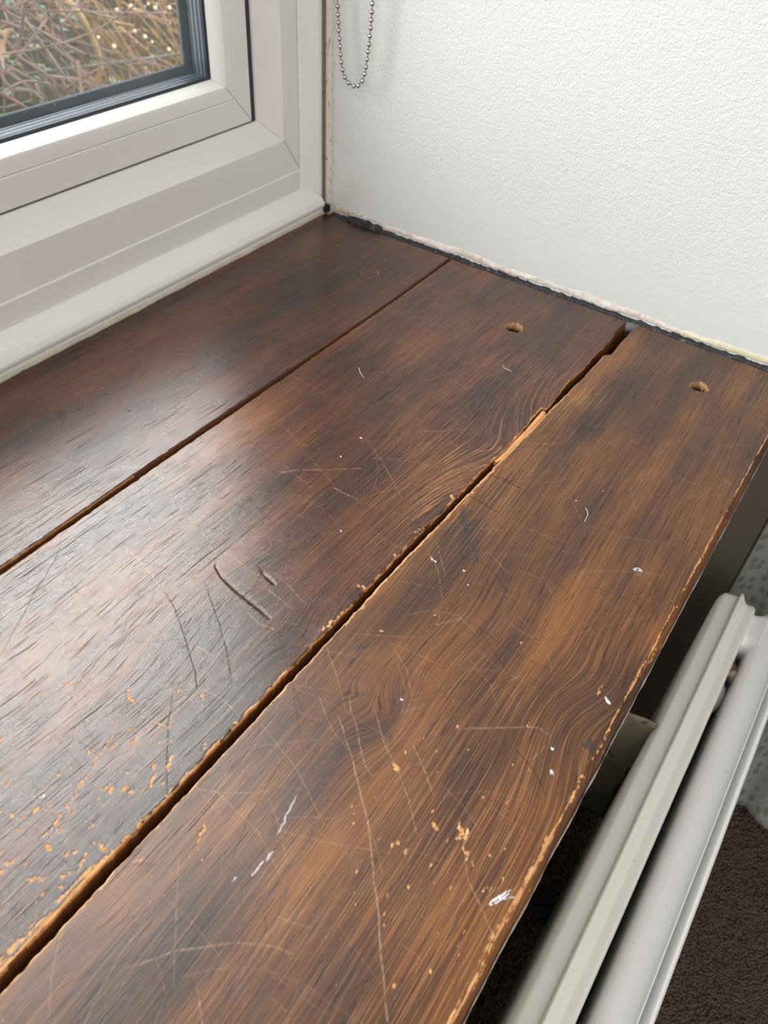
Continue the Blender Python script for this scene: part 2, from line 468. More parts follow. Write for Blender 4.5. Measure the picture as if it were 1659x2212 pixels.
# exposed plaster along the cut bottom of the wall paint
struct(box_obj('trim_9', (-.0042, XR + .001, -.0030, .008, .0001, .0060), DARKGAP, bev=.0006))
n = 700; ys = np.linspace(-.4405, -.0075, n)
top = .0058 + vnoise1(n, 60, .0012, 21) + vnoise1(n, 9, .0007, 22) + vnoise1(n, 2, .0003, 23)
bot = .0016 + vnoise1(n, 40, .0008, 24) + vnoise1(n, 5, .0006, 25) + vnoise1(n, 2, .0003, 26)
k0 = (ys > -.060) & (ys < -.024)      # a missing chunk by the corner leaves a dark hole
bot = np.where(k0, bot + .0045, bot); bot = np.where(ys > -.024, bot + .0010, bot)
v = []; f = []
RR = np.random.default_rng(3)
for i in range(n):
    xo = .0009 + .0004 * math.sin(i * .05) + RR.uniform(-.00025, .00025)
    xs_ = XR - xo
    v += [(XR + .001, ys[i], top[i] + .0004), (XR - .0004, ys[i], top[i]), (xs_ + .0004, ys[i], top[i] * .6 + bot[i] * .4), (xs_, ys[i], bot[i] + .0008), (xs_ + .0005, ys[i], bot[i]), (XR + .001, ys[i], bot[i])]
K = 6
for i in range(n - 1):
    for k in range(K): f.append((i * K + k, i * K + (k + 1) % K, i * K + K + (k + 1) % K, i * K + K + k))
def plaster():
    m = NM('bare_pink_plaster'); P = m.obj(); x, y, z = m.xyz(P)
    a = m.noise(P, 160, 4, .6); b = m.noise(P, 28, 2)
    c = m.ramp(a, [(.3, (.50, .40, .35)), (.5, (.66, .58, .52)), (.7, (.76, .73, .69))])
    c = m.mix(m.math('MULTIPLY', m.map(y, -.34, -.31, 1, 0, True), m.map(b, .42, .58)), c, (.62, .58, .38, 1))
    c = m.mix(m.math('MULTIPLY', m.map(y, -.05, -.02, 0, 1, True), m.map(a, .4, .6)), c, (.42, .34, .27, 1))
    m.set(col=c, rough=.85, spec=.2); m.bump(a, .6, .0012); return m.m
struct(mesh_obj('trim_6', v, f, plaster(), smooth=True))
# black grime packed in the slot between boards and wall
v = []; f = []
gt = .0004 + vnoise1(n, 7, .0009, 41) + vnoise1(n, 2, .0005, 42)
gt = np.where(k0, gt + .0030, gt)
for i in range(n):
    gx = -.0052 + vnoise1(n, 11, .0012, 43)[i] if i % 50 == -1 else 0
gx = -.0018 + vnoise1(n, 13, .0011, 43) + vnoise1(n, 3, .0006, 44)
gx = np.where(k0, gx - .0015, gx); gx = np.where(ys > -.024, gx - .0022, gx)
for i in range(n):
    v += [(XR + .001, ys[i], max(gt[i], .0002)), (gx[i] + .001, ys[i], max(gt[i], .0002)), (gx[i], ys[i], -.001), (XR + .001, ys[i], -.003)]
for i in range(n - 1):
    for k in range(4): f.append((i * 4 + k, i * 4 + (k + 1) % 4, i * 4 + 4 + (k + 1) % 4, i * 4 + 4 + k))
def grime():
    m = NM('black_grime'); P = m.obj(); a = m.noise(P, 260, 3, .6)
    c = m.ramp(a, [(.35, (.008, .008, .01)), (.6, (.03, .03, .035)), (.72, (.12, .12, .12))])
    m.set(col=c, rough=.7); m.bump(a, .8, .001); return m.m
struct(mesh_obj('trim_7', v, f, grime(), smooth=False))

# ------------------------------------------------------------------ boards
def lattice(seed, n=256):
    return np.random.default_rng(seed).random((n, n)).astype(np.float32)
def vn(X, Y, seed):
    L = lattice(seed); n = L.shape[0]
    i = np.floor(X).astype(int); j = np.floor(Y).astype(int)
    fx = X - i; fy = Y - j; fx = fx * fx * (3 - 2 * fx); fy = fy * fy * (3 - 2 * fy)
    i %= n; j %= n; i1 = (i + 1) % n; j1 = (j + 1) % n
    return (L[i, j] * (1 - fx) + L[i1, j] * fx) * (1 - fy) + (L[i, j1] * (1 - fx) + L[i1, j1] * fx) * fy
def fbm(X, Y, sx, sy, oc=3, seed=0, g=.5):
    t = 0; a = 1; s = 0
    for k in range(oc):
        t = t + a * vn(X * sx * 2 ** k + 17.3 * k, Y * sy * 2 ** k + 5.1 * k, seed * 10 + k); s += a; a *= g
    return t / s
def smooth(x, a, b):
    t = np.clip((x - a) / (b - a), 0, 1); return t * t * (3 - 2 * t)
def curve_from_px(px, n_extra=None):
    P = np.array([on(p)[:2] for p in px]); o = np.argsort(P[:, 0]); return P[o, 0], P[o, 1]

XEND = -.0035
def xstations():
    xs = []; x = XEND; 
    while x > -.60:
        xs.append(x); t = (x + .60) / .60
        x -= .00034 + .00042 * t
    while x > XL + .001:
        xs.append(x); x -= .008
    xs.append(XL + .001)
    return np.array(xs[::-1])
XS = xstations()

def stamp(X1, Y2, A, pts, width, val, soft=.5, mode='max', taper=True):
    """draw a polyline of world points into the attribute A on the grid"""
    pts = np.asarray(pts, float)
    nseg = len(pts) - 1
    for s_ in range(max(1, nseg)):
        p = pts[s_]; q = pts[min(s_ + 1, len(pts) - 1)]
        pad = width * 1.5 + .0012
        i0 = np.searchsorted(X1, min(p[0], q[0]) - pad); i1 = np.searchsorted(X1, max(p[0], q[0]) + pad)
        if i1 <= i0: continue
        ym = Y2[(i0 + i1) // 2 if (i0 + i1) // 2 < len(X1) else -1]
        j0 = np.searchsorted(-ym, -(max(p[1], q[1]) + pad)); j1 = np.searchsorted(-ym, -(min(p[1], q[1]) - pad))
        if j1 <= j0: continue
        X = X1[i0:i1, None]; Y = Y2[i0:i1, j0:j1]
        d = q - p; L2 = max(d @ d, 1e-12)
        t = np.clip(((X - p[0]) * d[0] + (Y - p[1]) * d[1]) / L2, 0, 1)
        D = np.hypot(X - p[0] - t * d[0], Y - p[1] - t * d[1])
        g = (s_ + t) / max(1, nseg)
        wdt = width * (.45 + .55 * np.clip(4 * g * (1 - g) * 1.6, 0, 1)) if taper else width
        v_ = val * np.clip(1 - (D / (wdt / 2 + .00018)) ** 2, 0, 1) ** soft
        A[i0:i1, j0:j1] = np.maximum(A[i0:i1, j0:j1], v_)

def wob(pts, seed=0, amp=.00018, step=.005):
    """resample a polyline with a slight natural wander"""
    r = np.random.default_rng(seed); pts = np.asarray(pts, float); out = [pts[0]]
    for a, b in zip(pts[:-1], pts[1:]):
        L = np.hypot(*(b - a)); k = max(1, int(L / step)); nrm = np.array([-(b - a)[1], (b - a)[0]]) / max(L, 1e-9)
        for i in range(1, k + 1):
            c = a + (b - a) * i / k
            if i < k: c = c + nrm * r.normal(0, amp)
            out.append(c)
    return out
def W(px): return [on(p)[:2] for p in px]

# marks that can be seen on the boards: (points in the photo, width in mm, strength)
LIGHT = [
 ([(755,1507),(774,1590),(788,1652),(802,1674)], .35, .8), ([(730,1547),(763,1645),(781,1724),(795,1775),(802,1844),(813,1934),(820,2024),(831,2151),(837,2205)], .45, .9),
 ([(893,1612),(918,1666),(936,1717)], .35, .8), ([(810,1533),(831,1608),(864,1674),(889,1753),(900,1800)], .35, .7), ([(690,1507),(719,1580),(752,1619)], .3, .6),
 ([(990,1576),(1070,1572),(1164,1572),(1190,1590)], .35, .7), ([(274,2091),(380,2053),(506,2036),(591,2044),(633,2061)], .35, .6), ([(426,2133),(437,2212)], .35, .7),
 ([(271,1184),(301,1211),(353,1274)], .35, .8), ([(496,1196),(523,1219),(554,1241)], .35, .8), ([(590,1235),(627,1268),(658,1304)], .35, .7), ([(561,1266),(592,1283),(631,1316)], .3, .7),
 ([(530,1318),(559,1347),(592,1360)], .35, .7), ([(598,1020),(636,1016),(780,1012)], .45, .8), ([(780,942),(805,965),(843,1028),(868,1075)], .3, .6),
 ([(721,1054),(745,1066),(773,1079)], .9, .9), ([(604,1021),(630,1019)], .8, .8), ([(1130,955),(1165,960),(1210,958)], .35, .7), ([(1205,860),(1270,868)], .3, .3),
 ([(1190,1180),(1235,1196)], .3, .5), ([(1370,1245),(1400,1232)], .35, .7), ([(1267,1020),(1230,1000),(1200,985)], .3, .4), ([(1030,975),(1075,968),(1130,970),(1190,978)], .35, .6),
 ([(944,1173),(962,1240)], .3, .6), ([(920,1185),(945,1230),(955,1290)], .3, .5), ([(1050,1190),(1100,1240)], .3, .5), ([(1110,1230),(1170,1250)], .3, .5), ([(1175,1250),(1195,1290)], .3, .5),
 ([(946,1320),(950,1335),(942,1350),(1000,1335)], .35, .6), ([(870,1330),(930,1318),(990,1330),(1030,1370)], .3, .45), ([(1085,1120),(1160,1150),(1230,1175)], .25, .35),
 ([(850,1400),(880,1450),(890,1500)], .3, .5), ([(700,1380),(730,1470),(745,1530)], .3, .55), ([(860,1430),(875,1490),(868,1540)], .3, .4), ([(560,1560),(640,1660),(700,1780)], .25, .45),
 ([(450,1690),(560,1800),(610,1900)], .25, .4), ([(500,2150),(560,2040),(640,1950)], .25, .4), ([(1000,1800),(1010,1900),(1060,2010),(1075,2040)], .4, .7), ([(1430,1870),(1500,1990)], .3, .3),
 ([(1180,1610),(1150,1640),(1130,1700)], .35, .5), ([(540,960),(620,1010),(680,1060)], .28, .5), ([(620,930),(680,1000),(730,1060)], .25, .4), ([(180,960),(260,900),(300,800)], .2, .25),
 ([(455,765),(490,782)], .7, .8), ([(420,800),(440,812)], .4, .4), ([(305,760),(312,790)], .4, .5), ([(60,905),(68,935)], .3, .4), ([(1050,1940),(1100,1900)], .3, .4),
 ([(1640,910),(1659,930)], .5, .8), ([(1560,1035),(1585,1050)], .6, .8), ([(1590,1045),(1640,1062)], .25, .5), ([(1440,1020),(1540,1060),(1600,1090)], .25, .35),
 ([(260,750),(300,690)], .2, .3), ([(90,1100),(70,1180),(85,1260)], .25, .3), ([(130,1350),(142,1450),(150,1530)], .3, .4), ([(640,1180),(660,1160),(668,1172)], .3, .5),
 ([(850,1690),(880,1660),(930,1640)], .25, .4), ([(960,1700),(1000,1740),(1040,1800)], .25, .4), ([(1010,1420),(1060,1480),(1075,1530)], .25, .35), ([(1120,1330),(1180,1400)], .22, .3),
]
DARK = [
 ([(353,1274),(377,1313),(398,1374),(422,1452),(426,1488)], .35, .9), ([(440,1253),(458,1304),(476,1353),(494,1428),(500,1480)], .3, .8), ([(334,1280),(325,1304),(271,1368),(214,1422),(160,1488)], .35, .7),
 ([(6,1407),(39,1347),(84,1265),(121,1205),(133,1172)], .35, .7), ([(371,1500),(363,1584),(359,1711)], .3, .7), ([(463,1225),(476,1249),(501,1275),(532,1300),(561,1323),(580,1340)], .5, 1.),
 ([(573,1249),(592,1265)], .7, 1.), ([(555,1220),(566,1236)], .5, .8), ([(1071,1029),(1124,1053)], .35, .8), ([(1086,1034),(1139,1048)], .3, .7), ([(1060,1027),(1128,1056)], .35, .8), ([(1015,1072),(1085,1113)], .35, .8),
 ([(1162,920),(1198,936)], .35, .8), ([(0,1120),(60,1095),(150,1030)], .3, .5), ([(0,1440),(60,1400),(80,1385)], .9, .7), ([(0,1300),(50,1280),(150,1225),(235,1195)], .3, .55), ([(300,1210),(430,1250)], .3, .5),
 ([(260,1540),(330,1500),(420,1462)], .25, .5), ([(0,1640),(120,1540),(240,1430)], .25, .5), ([(640,1500),(560,1580),(500,1680)], .25, .4), ([(610,1640),(540,1760),(500,1860)], .35, .5), ([(160,1000),(90,1090),(30,1230)], .2, .3),
 ([(1115,1620),(1150,1660),(1180,1720)], .3, .7), ([(960,1670),(1010,1600)], .25, .3), ([(1190,1250),(1240,1290)], .3, .5), ([(560,860),(650,900)], .3, .5), ([(200,1690),(270,1600),(330,1490)], .3, .5),
 ([(75,1560),(120,1590),(180,1660)], .25, .4), ([(150,1500),(200,1600),(215,1640)], .25, .4), ([(230,1330),(300,1390)], .25, .4), ([(560,1180),(620,1215)], .25, .4),
 ([(380,1620),(430,1560),(520,1490)], .25, .4), ([(20,1180),(120,1250)], .25, .35), ([(610,1500),(700,1380)], .2, .3), ([(300,1330),(420,1270),(470,1240)], .25, .5),
]
SPOTS_DARK = [  # stains: path, width mm, strength
 ([(1002,1092),(1000,1126),(1011,1160)], 3.6, .75), ([(1011,1160),(1022,1178),(1033,1217)], 1.8, .7), ([(1030,1200),(1012,1270),(1009,1318)], .9, .5), ([(1012,1100),(1020,1108)], 2.5, .5),
 ([(1262,1608),(1285,1612)], 3.2, .9), ([(1275,1598),(1278,1625)], 2.8, .9), ([(715,1645),(733,1619),(748,1606)], 3.4, .75), ([(765,1400),(790,1395)], 3.8, .5), ([(768,1420),(755,1440)], 2.0, .5),
 ([(690,1680),(715,1640)], 3, .5), ([(600,1760),(640,1700)], 2.4, .4), ([(640,1985),(620,2040)], 3, .35), ([(1265,1130),(1310,1110)], 3, .3), ([(1085,1300),(1100,1250)], 5, .35), ([(1040,1400),(1100,1310)], 5, .3),
 ([(830,1560),(845,1600)], 4, .45), ([(900,1590),(940,1560)], 4, .3), ([(1115,1430),(1130,1400)], 4, .25), ([(1430,1190),(1470,1130)], 4, .3), ([(540,985),(560,960)], 2, .5), ([(680,860),(760,790)], 2.5, .3),
 ([(650,900),(690,860)], 2.2, .35), ([(770,1500),(773,1505)], 1.6, .9), ([(1000,1231),(1001,1233)], 1.4, 1.), ([(1010,1261),(1011,1263)], 1.2, 1.), ([(988,1347),(990,1349)], 1.2, .8), ([(105,997),(113,1001)], .9, .9), ([(1380,1040),(1350,1060)], 3, .3),
]
for k in range(26):   # dark mineral streaks running with the grain in the outer board
    a = (RNG.uniform(560, 1230), RNG.uniform(1560, 2190)); L_ = RNG.uniform(25, 110)
    SPOTS_DARK.append(([a, (a[0] - L_ * .50, a[1] + L_)], RNG.uniform(.6, 1.3), RNG.uniform(.3, .6)))
RAW = [
 ([(990,1780),(1000,1800),(1006,1815)], 1.8, 1.), ([(985,1812),(1010,1790)], 1.2, 1.), ([(850,1652),(862,1662)], 1.8, 1.), ([(935,1775),(945,1792)], 1.2, .9), ([(855,1818),(860,1822)], 1.5, .9), ([(878,1832),(876,1850)], .8, .8),
 ([(1000,1830),(1022,1870)], .9, .8), ([(930,1200),(937,1212)], 1.2, .9), ([(975,1068),(980,1078)], 1.6, 1.), ([(935,1330),(945,1322)], .5, .7), ([(820,1360),(826,1364)], .9, .8), ([(1124,1388),(1126,1390)], 1.0, .8),
 ([(100,1825),(108,1835)], 2.2, 1.), ([(215,1820),(228,1835)], 1.4, .9), ([(165,1885),(185,1842)], 1.2, .8), ([(60,1900),(100,1895)], 1.3, .8), ([(110,1790),(130,1760)], .9, .9), ([(140,1745),(150,1735)], .8, .9), ([(230,1560),(260,1555)], .8, .7),
 ([(330,1680),(325,1700)], 1.4, .9), ([(362,1650),(364,1665)], .9, .9), ([(435,1500),(437,1512)], 1.2, .9), ([(368,1550),(366,1565)], .9, .9), ([(443,1605),(440,1618)], 1.1, .9), ([(285,1615),(295,1590)], .7, .9), ([(275,1500),(290,1520)], 1.1, .9),
 ([(170,1695),(175,1688)], .7, .9), ([(280,1485),(275,1500)], .5, .8), ([(255,1555),(235,1600),(170,1700),(110,1810)], .35, .8), ([(380,1485),(390,1495)], .8, .9), ([(290,1860),(310,1850)], .8, .8), ([(1300,1480),(1290,1500)], 1, .7),
 ([(1370,1470),(1430,1390)], .6, .7), ([(1305,1620),(1320,1650)], .7, .8), ([(80,1500),(110,1490),(170,1468)], 1.0, .7), ([(425,1650),(440,1635)], 1.1, .9), ([(505,1560),(530,1555)], 1.2, .9), ([(85,1960),(30,2060)], .9, .6), ([(450,1890),(425,1830)], .5, .4),
 ([(426,1820),(440,1780)], .7, .8), ([(690,1362),(720,1340)], 1.6, .9), ([(735,1330),(755,1315)], 1.3, .9), ([(770,1262),(795,1270)], 1.3, .9), ([(850,1195),(862,1205)], 1.2, .9), ([(895,1150),(915,1140)], 1.2, .8),
 ([(1040,925),(1085,950)], .5, .5), ([(1260,1675),(1250,1690)], 1.2, .8),
]
WHITE = [
 ([(1050,1956),(1072,1940),(1103,1924)], .1, 1.), ([(1058,1955),(1080,1945),(1100,1930)], .1, .9), ([(1064,1946),(1078,1936)], .35, 1.), ([(1078,1938),(1090,1930)], .3, .9), ([(1078,1942),(1110,1938)], .05, .7), ([(1308,1507),(1318,1521)], 1.3, .8), ([(1192,1616),(1194,1619)], 1.3, 1.), ([(1191,1664),(1193,1676)], 1.1, .8), ([(1001,1232),(1004,1234)], .7, 1.), ([(1011,1263),(1012,1264)], .4, 1.),
 ([(1369,1230),(1387,1233)], .6, 1.), ([(778,945),(781,947)], .8, .9), ([(500,1905),(510,1895)], .5, .4), ([(1330,700),(1480,748)], .0, 0), ([(932,1208),(942,1214)], .8, .8), ([(86,1722),(96,1718)], .6, .7), ([(1461,1309),(1464,1311)], .9, .9),
 ([(735,985),(737,987)], .5, .8), ([(735,1145),(738,1148)], .5, .9), ([(1243,1081),(1246,1083)], .4, .7), ([(1302,1060),(1304,1062)], .4, .7), ([(865,1510),(870,1512)], .5, .7), ([(545,1890),(560,1870),(590,1840)], .6, .5), ([(600,1800),(640,1720)], .5, .35),
]
_r = np.random.default_rng(5)
for k in range(150):   # small flakes knocked off the varnish at the worn near end
    a = (_r.uniform(0, 420), 0); yy_ = _r.uniform(1560, 2130)
    if yy_ > 2100 - 1.0 * a[0] : continue
    RAW.append(([(a[0], yy_), (a[0] - _r.uniform(2, 14), yy_ + _r.uniform(-2, 16))], _r.uniform(.5, 1.5), _r.uniform(.6, 1.)))
for k in range(60):
    a = (_r.uniform(760, 1150), _r.uniform(1560, 2180))
    RAW.append(([a, (a[0] - _r.uniform(0, 5), a[1] + _r.uniform(1, 12))], _r.uniform(.4, .8), _r.uniform(.6, .9)))
DARK.append(([(0, 842), (90, 790), (185, 747)], .4, .8))
def rnd_scratches():
    r = np.random.default_rng(77)
    L_ = []; D_ = []
    for k in range(760):
        # most of the fine scratches are in the used left part of the boards
        x = -.60 + .60 * r.random() ** 1.9; y = r.uniform(-.415, -.01)
        a = r.normal(2.2, .75); ln = r.uniform(.006, .05); b = r.normal(0, .35)
        p = [np.array([x, y])]; m_ = 6
        for i in range(m_): p.append(p[-1] + ln / m_ * np.array([math.cos(a), math.sin(a)])); a += b / m_
        (L_ if r.random() < .50 else D_).append((p, r.uniform(.16, .3), r.uniform(.15, .5)))
    for k in range(900):   # specks of dust and tiny dents
        x = -.6 * r.random(); y = r.uniform(-.415, -.004)
        L_.append(([np.array([x, y]), np.array([x + r.normal(0, .0003), y + r.normal(0, .0003)])], r.uniform(.15, .4), r.uniform(.3, .9)))
    return L_, D_
RL, RD = rnd_scratches()
HOLES = [((1110, 707), .0066), ((1511, 835), .0060)]

KNOTS = [ # centre px, amplitude, radius x, radius y
 ((1125, 990), .024, .055, .032, 2), ((905, 890), -.004, .03, .014), ((832, 1558), .010, .018, .010), ((1250, 1560), -.010, .034, .022), ((1285, 1480), .007, .02, .015), ((660, 1390), .006, .02, .012), ((500, 1300), -.004, .03, .02),
 ((1060, 1330), .004, .03, .02), ((770, 1505), .004, .006, .005), ((360, 1480), .004, .03, .02), ((600, 760), -.005, .04, .02), ((140, 1500), .005, .04, .03)]

def make_board(name, back, front, mat, nose=0.0, seed=0, thick=.022, raws=()):
    nx = len(XS)
    yb = back(XS); yf = front(XS)
    width = abs(np.median(yf - yb)); ny = int(width / .00038)
    e = np.array([0, .0003, .0006, .0009]) / width
    u = np.concatenate([e, np.linspace(.0013, width - .0013, ny) / width, 1 - e[::-1]])
    Y = yb[:, None] + (yf - yb)[:, None] * u[None, :]
    X = np.repeat(XS[:, None], Y.shape[1], 1)
    light = np.zeros_like(Y); dark = light.copy(); raw = light.copy(); white = light.copy()
    for px, wd, s_ in LIGHT: stamp(XS, Y, light, wob(W(px), int(px[0][0])), wd * .001, s_)
    for px, wd, s_ in DARK: stamp(XS, Y, dark, wob(W(px), int(px[0][0]) + 3), wd * .001, s_)
    for p, wd, s_ in RL: stamp(XS, Y, light, p, wd * .001, s_)
    for p, wd, s_ in RD: stamp(XS, Y, dark, p, wd * .001, s_)
    st = np.zeros_like(Y); rw = np.zeros_like(Y)
    for px, wd, s_ in SPOTS_DARK: stamp(XS, Y, st, wob(W(px), 5, .0006, .002), wd * .0012, s_, .6)
    for px, wd, s_ in RAW: stamp(XS, Y, rw, wob(W(px), 9, .0006, .0015), wd * .0014, s_, .6)
    for px, wd, s_ in WHITE: 
        if wd: stamp(XS, Y, white, wob(W(px), 9, .0003, .0015), wd * .001, s_, .4)
    nz1 = fbm(X, Y, 700, 1100, 3, seed + 1); nz2 = fbm(X, Y, 130, 420, 3, seed + 2); nz3 = fbm(X, Y, 70, 1500, 3, seed + 3)
    nz4 = fbm(X, Y, 1000, 2100, 3, seed + 31)
    st = st * smooth(nz1 * .5 + st * .8, .38, .56); rw = smooth(rw * .50 + nz1 * .45 + nz4 * .65, .86, 1.0)
    light *= .35 + .65 * smooth(nz1, .38, .62); dark *= .45 + .55 * smooth(nz4, .30, .60)
    white *= smooth(nz1, .25, .5)
    raw = np.maximum(raw, rw)
    # worn edges
    db = np.abs(Y - yb[:, None]); df = np.abs(Y - yf[:, None])
    for which, x0, x1, w0, w1, th in raws:
        d = db if which == 'b' else (np.abs(df - nose * .85) if nose else df)
        t = np.clip((X - x0) / (x1 - x0), 0, 1); ww = w0 + (w1 - w0) * t
        inside = (X <= max(x0, x1) + .002) & (X >= min(x0, x1) - .002)
        m_ = smooth(nz2 * .45 + nz3 * .50 + nz1 * .35 + (1 - d / np.maximum(ww, 1e-6)) * .50, th, th + .10) * (d < ww * 2.2) * inside
        raw = np.maximum(raw, m_)
    # heights
    Z = np.zeros_like(Y)
    r_ = .0009 + .0006 * (fbm(X, Y * 0, 300, 1, 3, seed + 4) - .5) * 2
    rb_ = np.clip(r_, .0003, .002)
    cb = np.clip(1 - db / rb_, 0, 1); Z -= rb_ * (1 - np.sqrt(1 - np.clip(cb, 0, .995) ** 2)) * .8
    if nose:
        cf = np.clip(1 - df / nose, 0, 1); Z -= nose * (1 - np.sqrt(1 - np.clip(cf, 0, .999) ** 2))
    else:
        cf = np.clip(1 - df / rb_, 0, 1); Z -= rb_ * (1 - np.sqrt(1 - np.clip(cf, 0, .995) ** 2)) * .8
    Z -= .00010 * raw
    Z -= .00003 * dark + .000008 * light
    Z += .00003 * (fbm(X, Y, 60, 150, 2, seed + 6) - .5) * 2 + .00012 * (fbm(X, Y, 9, 22, 2, seed + 7) - .5) * 2
    # the deep gouges
    g = np.zeros_like(Y)
    stamp(XS, Y, g, wob(W([(465,1221),(478,1244),(505,1270),(536,1295),(565,1318),(583,1335)]), 2, .0001), .0016, 1., 1.)
    stamp(XS, Y, g, W([(566,1236),(576,1245),(594,1261)]), .0018, 1., 1.)
    Z -= .00042 * g
    # drilled plug holes
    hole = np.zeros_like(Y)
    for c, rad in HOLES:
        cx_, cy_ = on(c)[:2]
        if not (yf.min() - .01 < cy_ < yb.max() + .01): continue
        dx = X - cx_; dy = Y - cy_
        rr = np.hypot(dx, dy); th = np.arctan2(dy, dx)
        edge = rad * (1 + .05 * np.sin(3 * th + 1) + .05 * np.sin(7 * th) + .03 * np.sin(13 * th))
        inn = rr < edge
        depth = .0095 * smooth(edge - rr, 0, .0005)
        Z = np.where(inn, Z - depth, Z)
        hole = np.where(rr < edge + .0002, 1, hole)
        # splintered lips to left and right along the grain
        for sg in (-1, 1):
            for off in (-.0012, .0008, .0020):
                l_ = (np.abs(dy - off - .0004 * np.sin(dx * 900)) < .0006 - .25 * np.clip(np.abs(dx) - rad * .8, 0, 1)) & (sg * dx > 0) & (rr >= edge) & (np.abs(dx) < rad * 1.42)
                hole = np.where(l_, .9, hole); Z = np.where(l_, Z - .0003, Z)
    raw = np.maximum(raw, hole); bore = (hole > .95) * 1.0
    # ring of the plug that is still in place
    cx_, cy_ = on((798, 588))[:2]
    rr = np.hypot(X - cx_, Y - cy_)
    ringm = np.exp(-((rr - .0070) / .00045) ** 2) if cy_ < yb.max() and cy_ > yf.min() else 0 * X
    Z -= .0004 * ringm; light = np.maximum(light, .6 * ringm)
    # grain field
    gf = Y + .006 * (fbm(X, Y, 5, 9, 3, seed + 8) - .5) + .0007 * (fbm(X, Y, 24, 40, 2, seed + 9) - .5)
    gf = gf + .02 * X * math.sin(seed * 1.7)
    for c, A, sx, sy, *bd in KNOTS:
        kx, ky = on(c)[:2]
        if (bd == [seed]) or (not bd and yf.min() < ky < yb.max()):
            gf = gf + A * np.exp(-((X - kx) / sx) ** 2 - ((Y - ky) / sy) ** 2)
    tone = fbm(X, gf, 7, 60, 3, seed + 11) * .6 + fbm(X, gf, 22, 22, 2, seed + 12) * .4
    gold = np.zeros_like(Y)
    for c, rx, ry, a in (((1000, 1040), .055, .026, 1.25), ((1160, 830), .035, .03, .6), ((1255, 850), .03, .012, .8), ((960, 720), .04, .03, .25), ((1100, 1560), .06, .03, .25), ((1000, 2000), .09, .035, .4), ((1300, 800), .02, .01, .5), ((560, 905), .03, .012, .4), ((1625, 960), .03, .02, -.5)):
        kx, ky = on(c)[:2]
        gold = gold + a * np.exp(-((X - kx) / rx) ** 2 - ((Y - ky) / ry) ** 2)
    # cross section: underside, back side, top, front side
    def col(yv, zv): return np.full(nx, 1.) * yv, np.full(nx, 1.) * zv
    ragb = .0004 * (fbm(XS, XS * 0, 900, 1, 2, seed + 20) - .5); 
    cols_y = [yf - .0 * XS, yb, yb, yb + ragb, yb + ragb]
    pre = [(yb, -thick), (yb, -thick * .55), (yb + ragb * .6, -.006), (yb + ragb, -.0025)]
    fz = Z[:, -1]; bz = Z[:, 0]
    ragf = .0006 * (fbm(XS, XS * 0, 700, 1, 2, seed + 21) - .5)
    post = [(yf + (0 if nose else ragf), -.0025 - (nose if nose else 0)), (yf + ragf * .5 * (0 if nose else 1), -.008), (yf - (.0002 if nose else 0), -thick * .85), (yf + (.0002 if nose else 0), -thick)]
    YA = np.concatenate([np.stack([p[0] for p in pre], 1), Y, np.stack([p[0] for p in post], 1)], 1)
    ZA = np.concatenate([np.stack([np.full(nx, p[1]) for p in pre], 1), Z, np.stack([np.full(nx, p[1]) for p in post], 1)], 1)
    nc = YA.shape[1]; XA = np.repeat(XS[:, None], nc, 1)
    # board ends by the wall are a little ragged
    XA[-1, :] += .0009 * (vnoise1(nc, 9, 1, seed + 50)) + .0006 * vnoise1(nc, 3, 1, seed + 51)
    def ext(A, a=0., b=0.):
        return np.concatenate([np.repeat(A[:, :1], 4, 1) * 0 + a, A, np.repeat(A[:, :1], 4, 1) * 0 + b], 1)
    side = np.zeros((nx, nc)); side[:, :4] = 1; side[:, -4:] = 1; side[:, 4] = .8; side[:, -5] = .8
    if nose: side[:, -5:] = 0.
    gfx = np.concatenate([np.repeat(gf[:, :1], 4, 1) - ZA[:, :4], gf, np.repeat(gf[:, -1:], 4, 1) + ZA[:, -4:]], 1)
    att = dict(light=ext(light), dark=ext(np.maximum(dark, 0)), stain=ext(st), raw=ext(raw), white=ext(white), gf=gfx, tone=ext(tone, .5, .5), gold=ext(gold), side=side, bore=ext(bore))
    V = np.stack([XA, YA, ZA], -1).reshape(-1, 3).astype(np.float32)
    i, j = np.meshgrid(np.arange(nx - 1), np.arange(nc), indexing='ij')
    a = (i * nc + j).ravel(); b = (i * nc + (j + 1) % nc).ravel()
    F = np.stack([a, b, b + nc, a + nc], 1)
    me = bpy.data.meshes.new(name)
    nv = len(V); nf = len(F)
    me.vertices.add(nv); me.vertices.foreach_set('co', V.ravel())
    tot = nf * 4 + 2 * nc
    me.loops.add(tot)
    li = np.concatenate([F[:, ::-1].ravel(), np.arange(nc), (nx - 1) * nc + np.arange(nc)[::-1]]).astype(np.int32)
    me.loops.foreach_set('vertex_index', li)
    me.polygons.add(nf + 2)
    me.polygons.foreach_set('loop_start', np.concatenate([np.arange(nf) * 4, [nf * 4, nf * 4 + nc]]).astype(np.int32))
    me.update(calc_edges=True); me.validate()
    for k, A in att.items():
        at = me.attributes.new(k, 'FLOAT', 'POINT'); at.data.foreach_set('value', A.reshape(-1).astype(np.float32))
    me.polygons.foreach_set('use_smooth', np.ones(len(me.polygons), bool))
    me.materials.append(mat)
    o = link(bpy.data.objects.new(name, me))
    # outward normals
    p0 = me.polygons[(nx // 2) * nc + nc // 2]
    if p0.normal.z < 0: me.flip_normals()
    return o

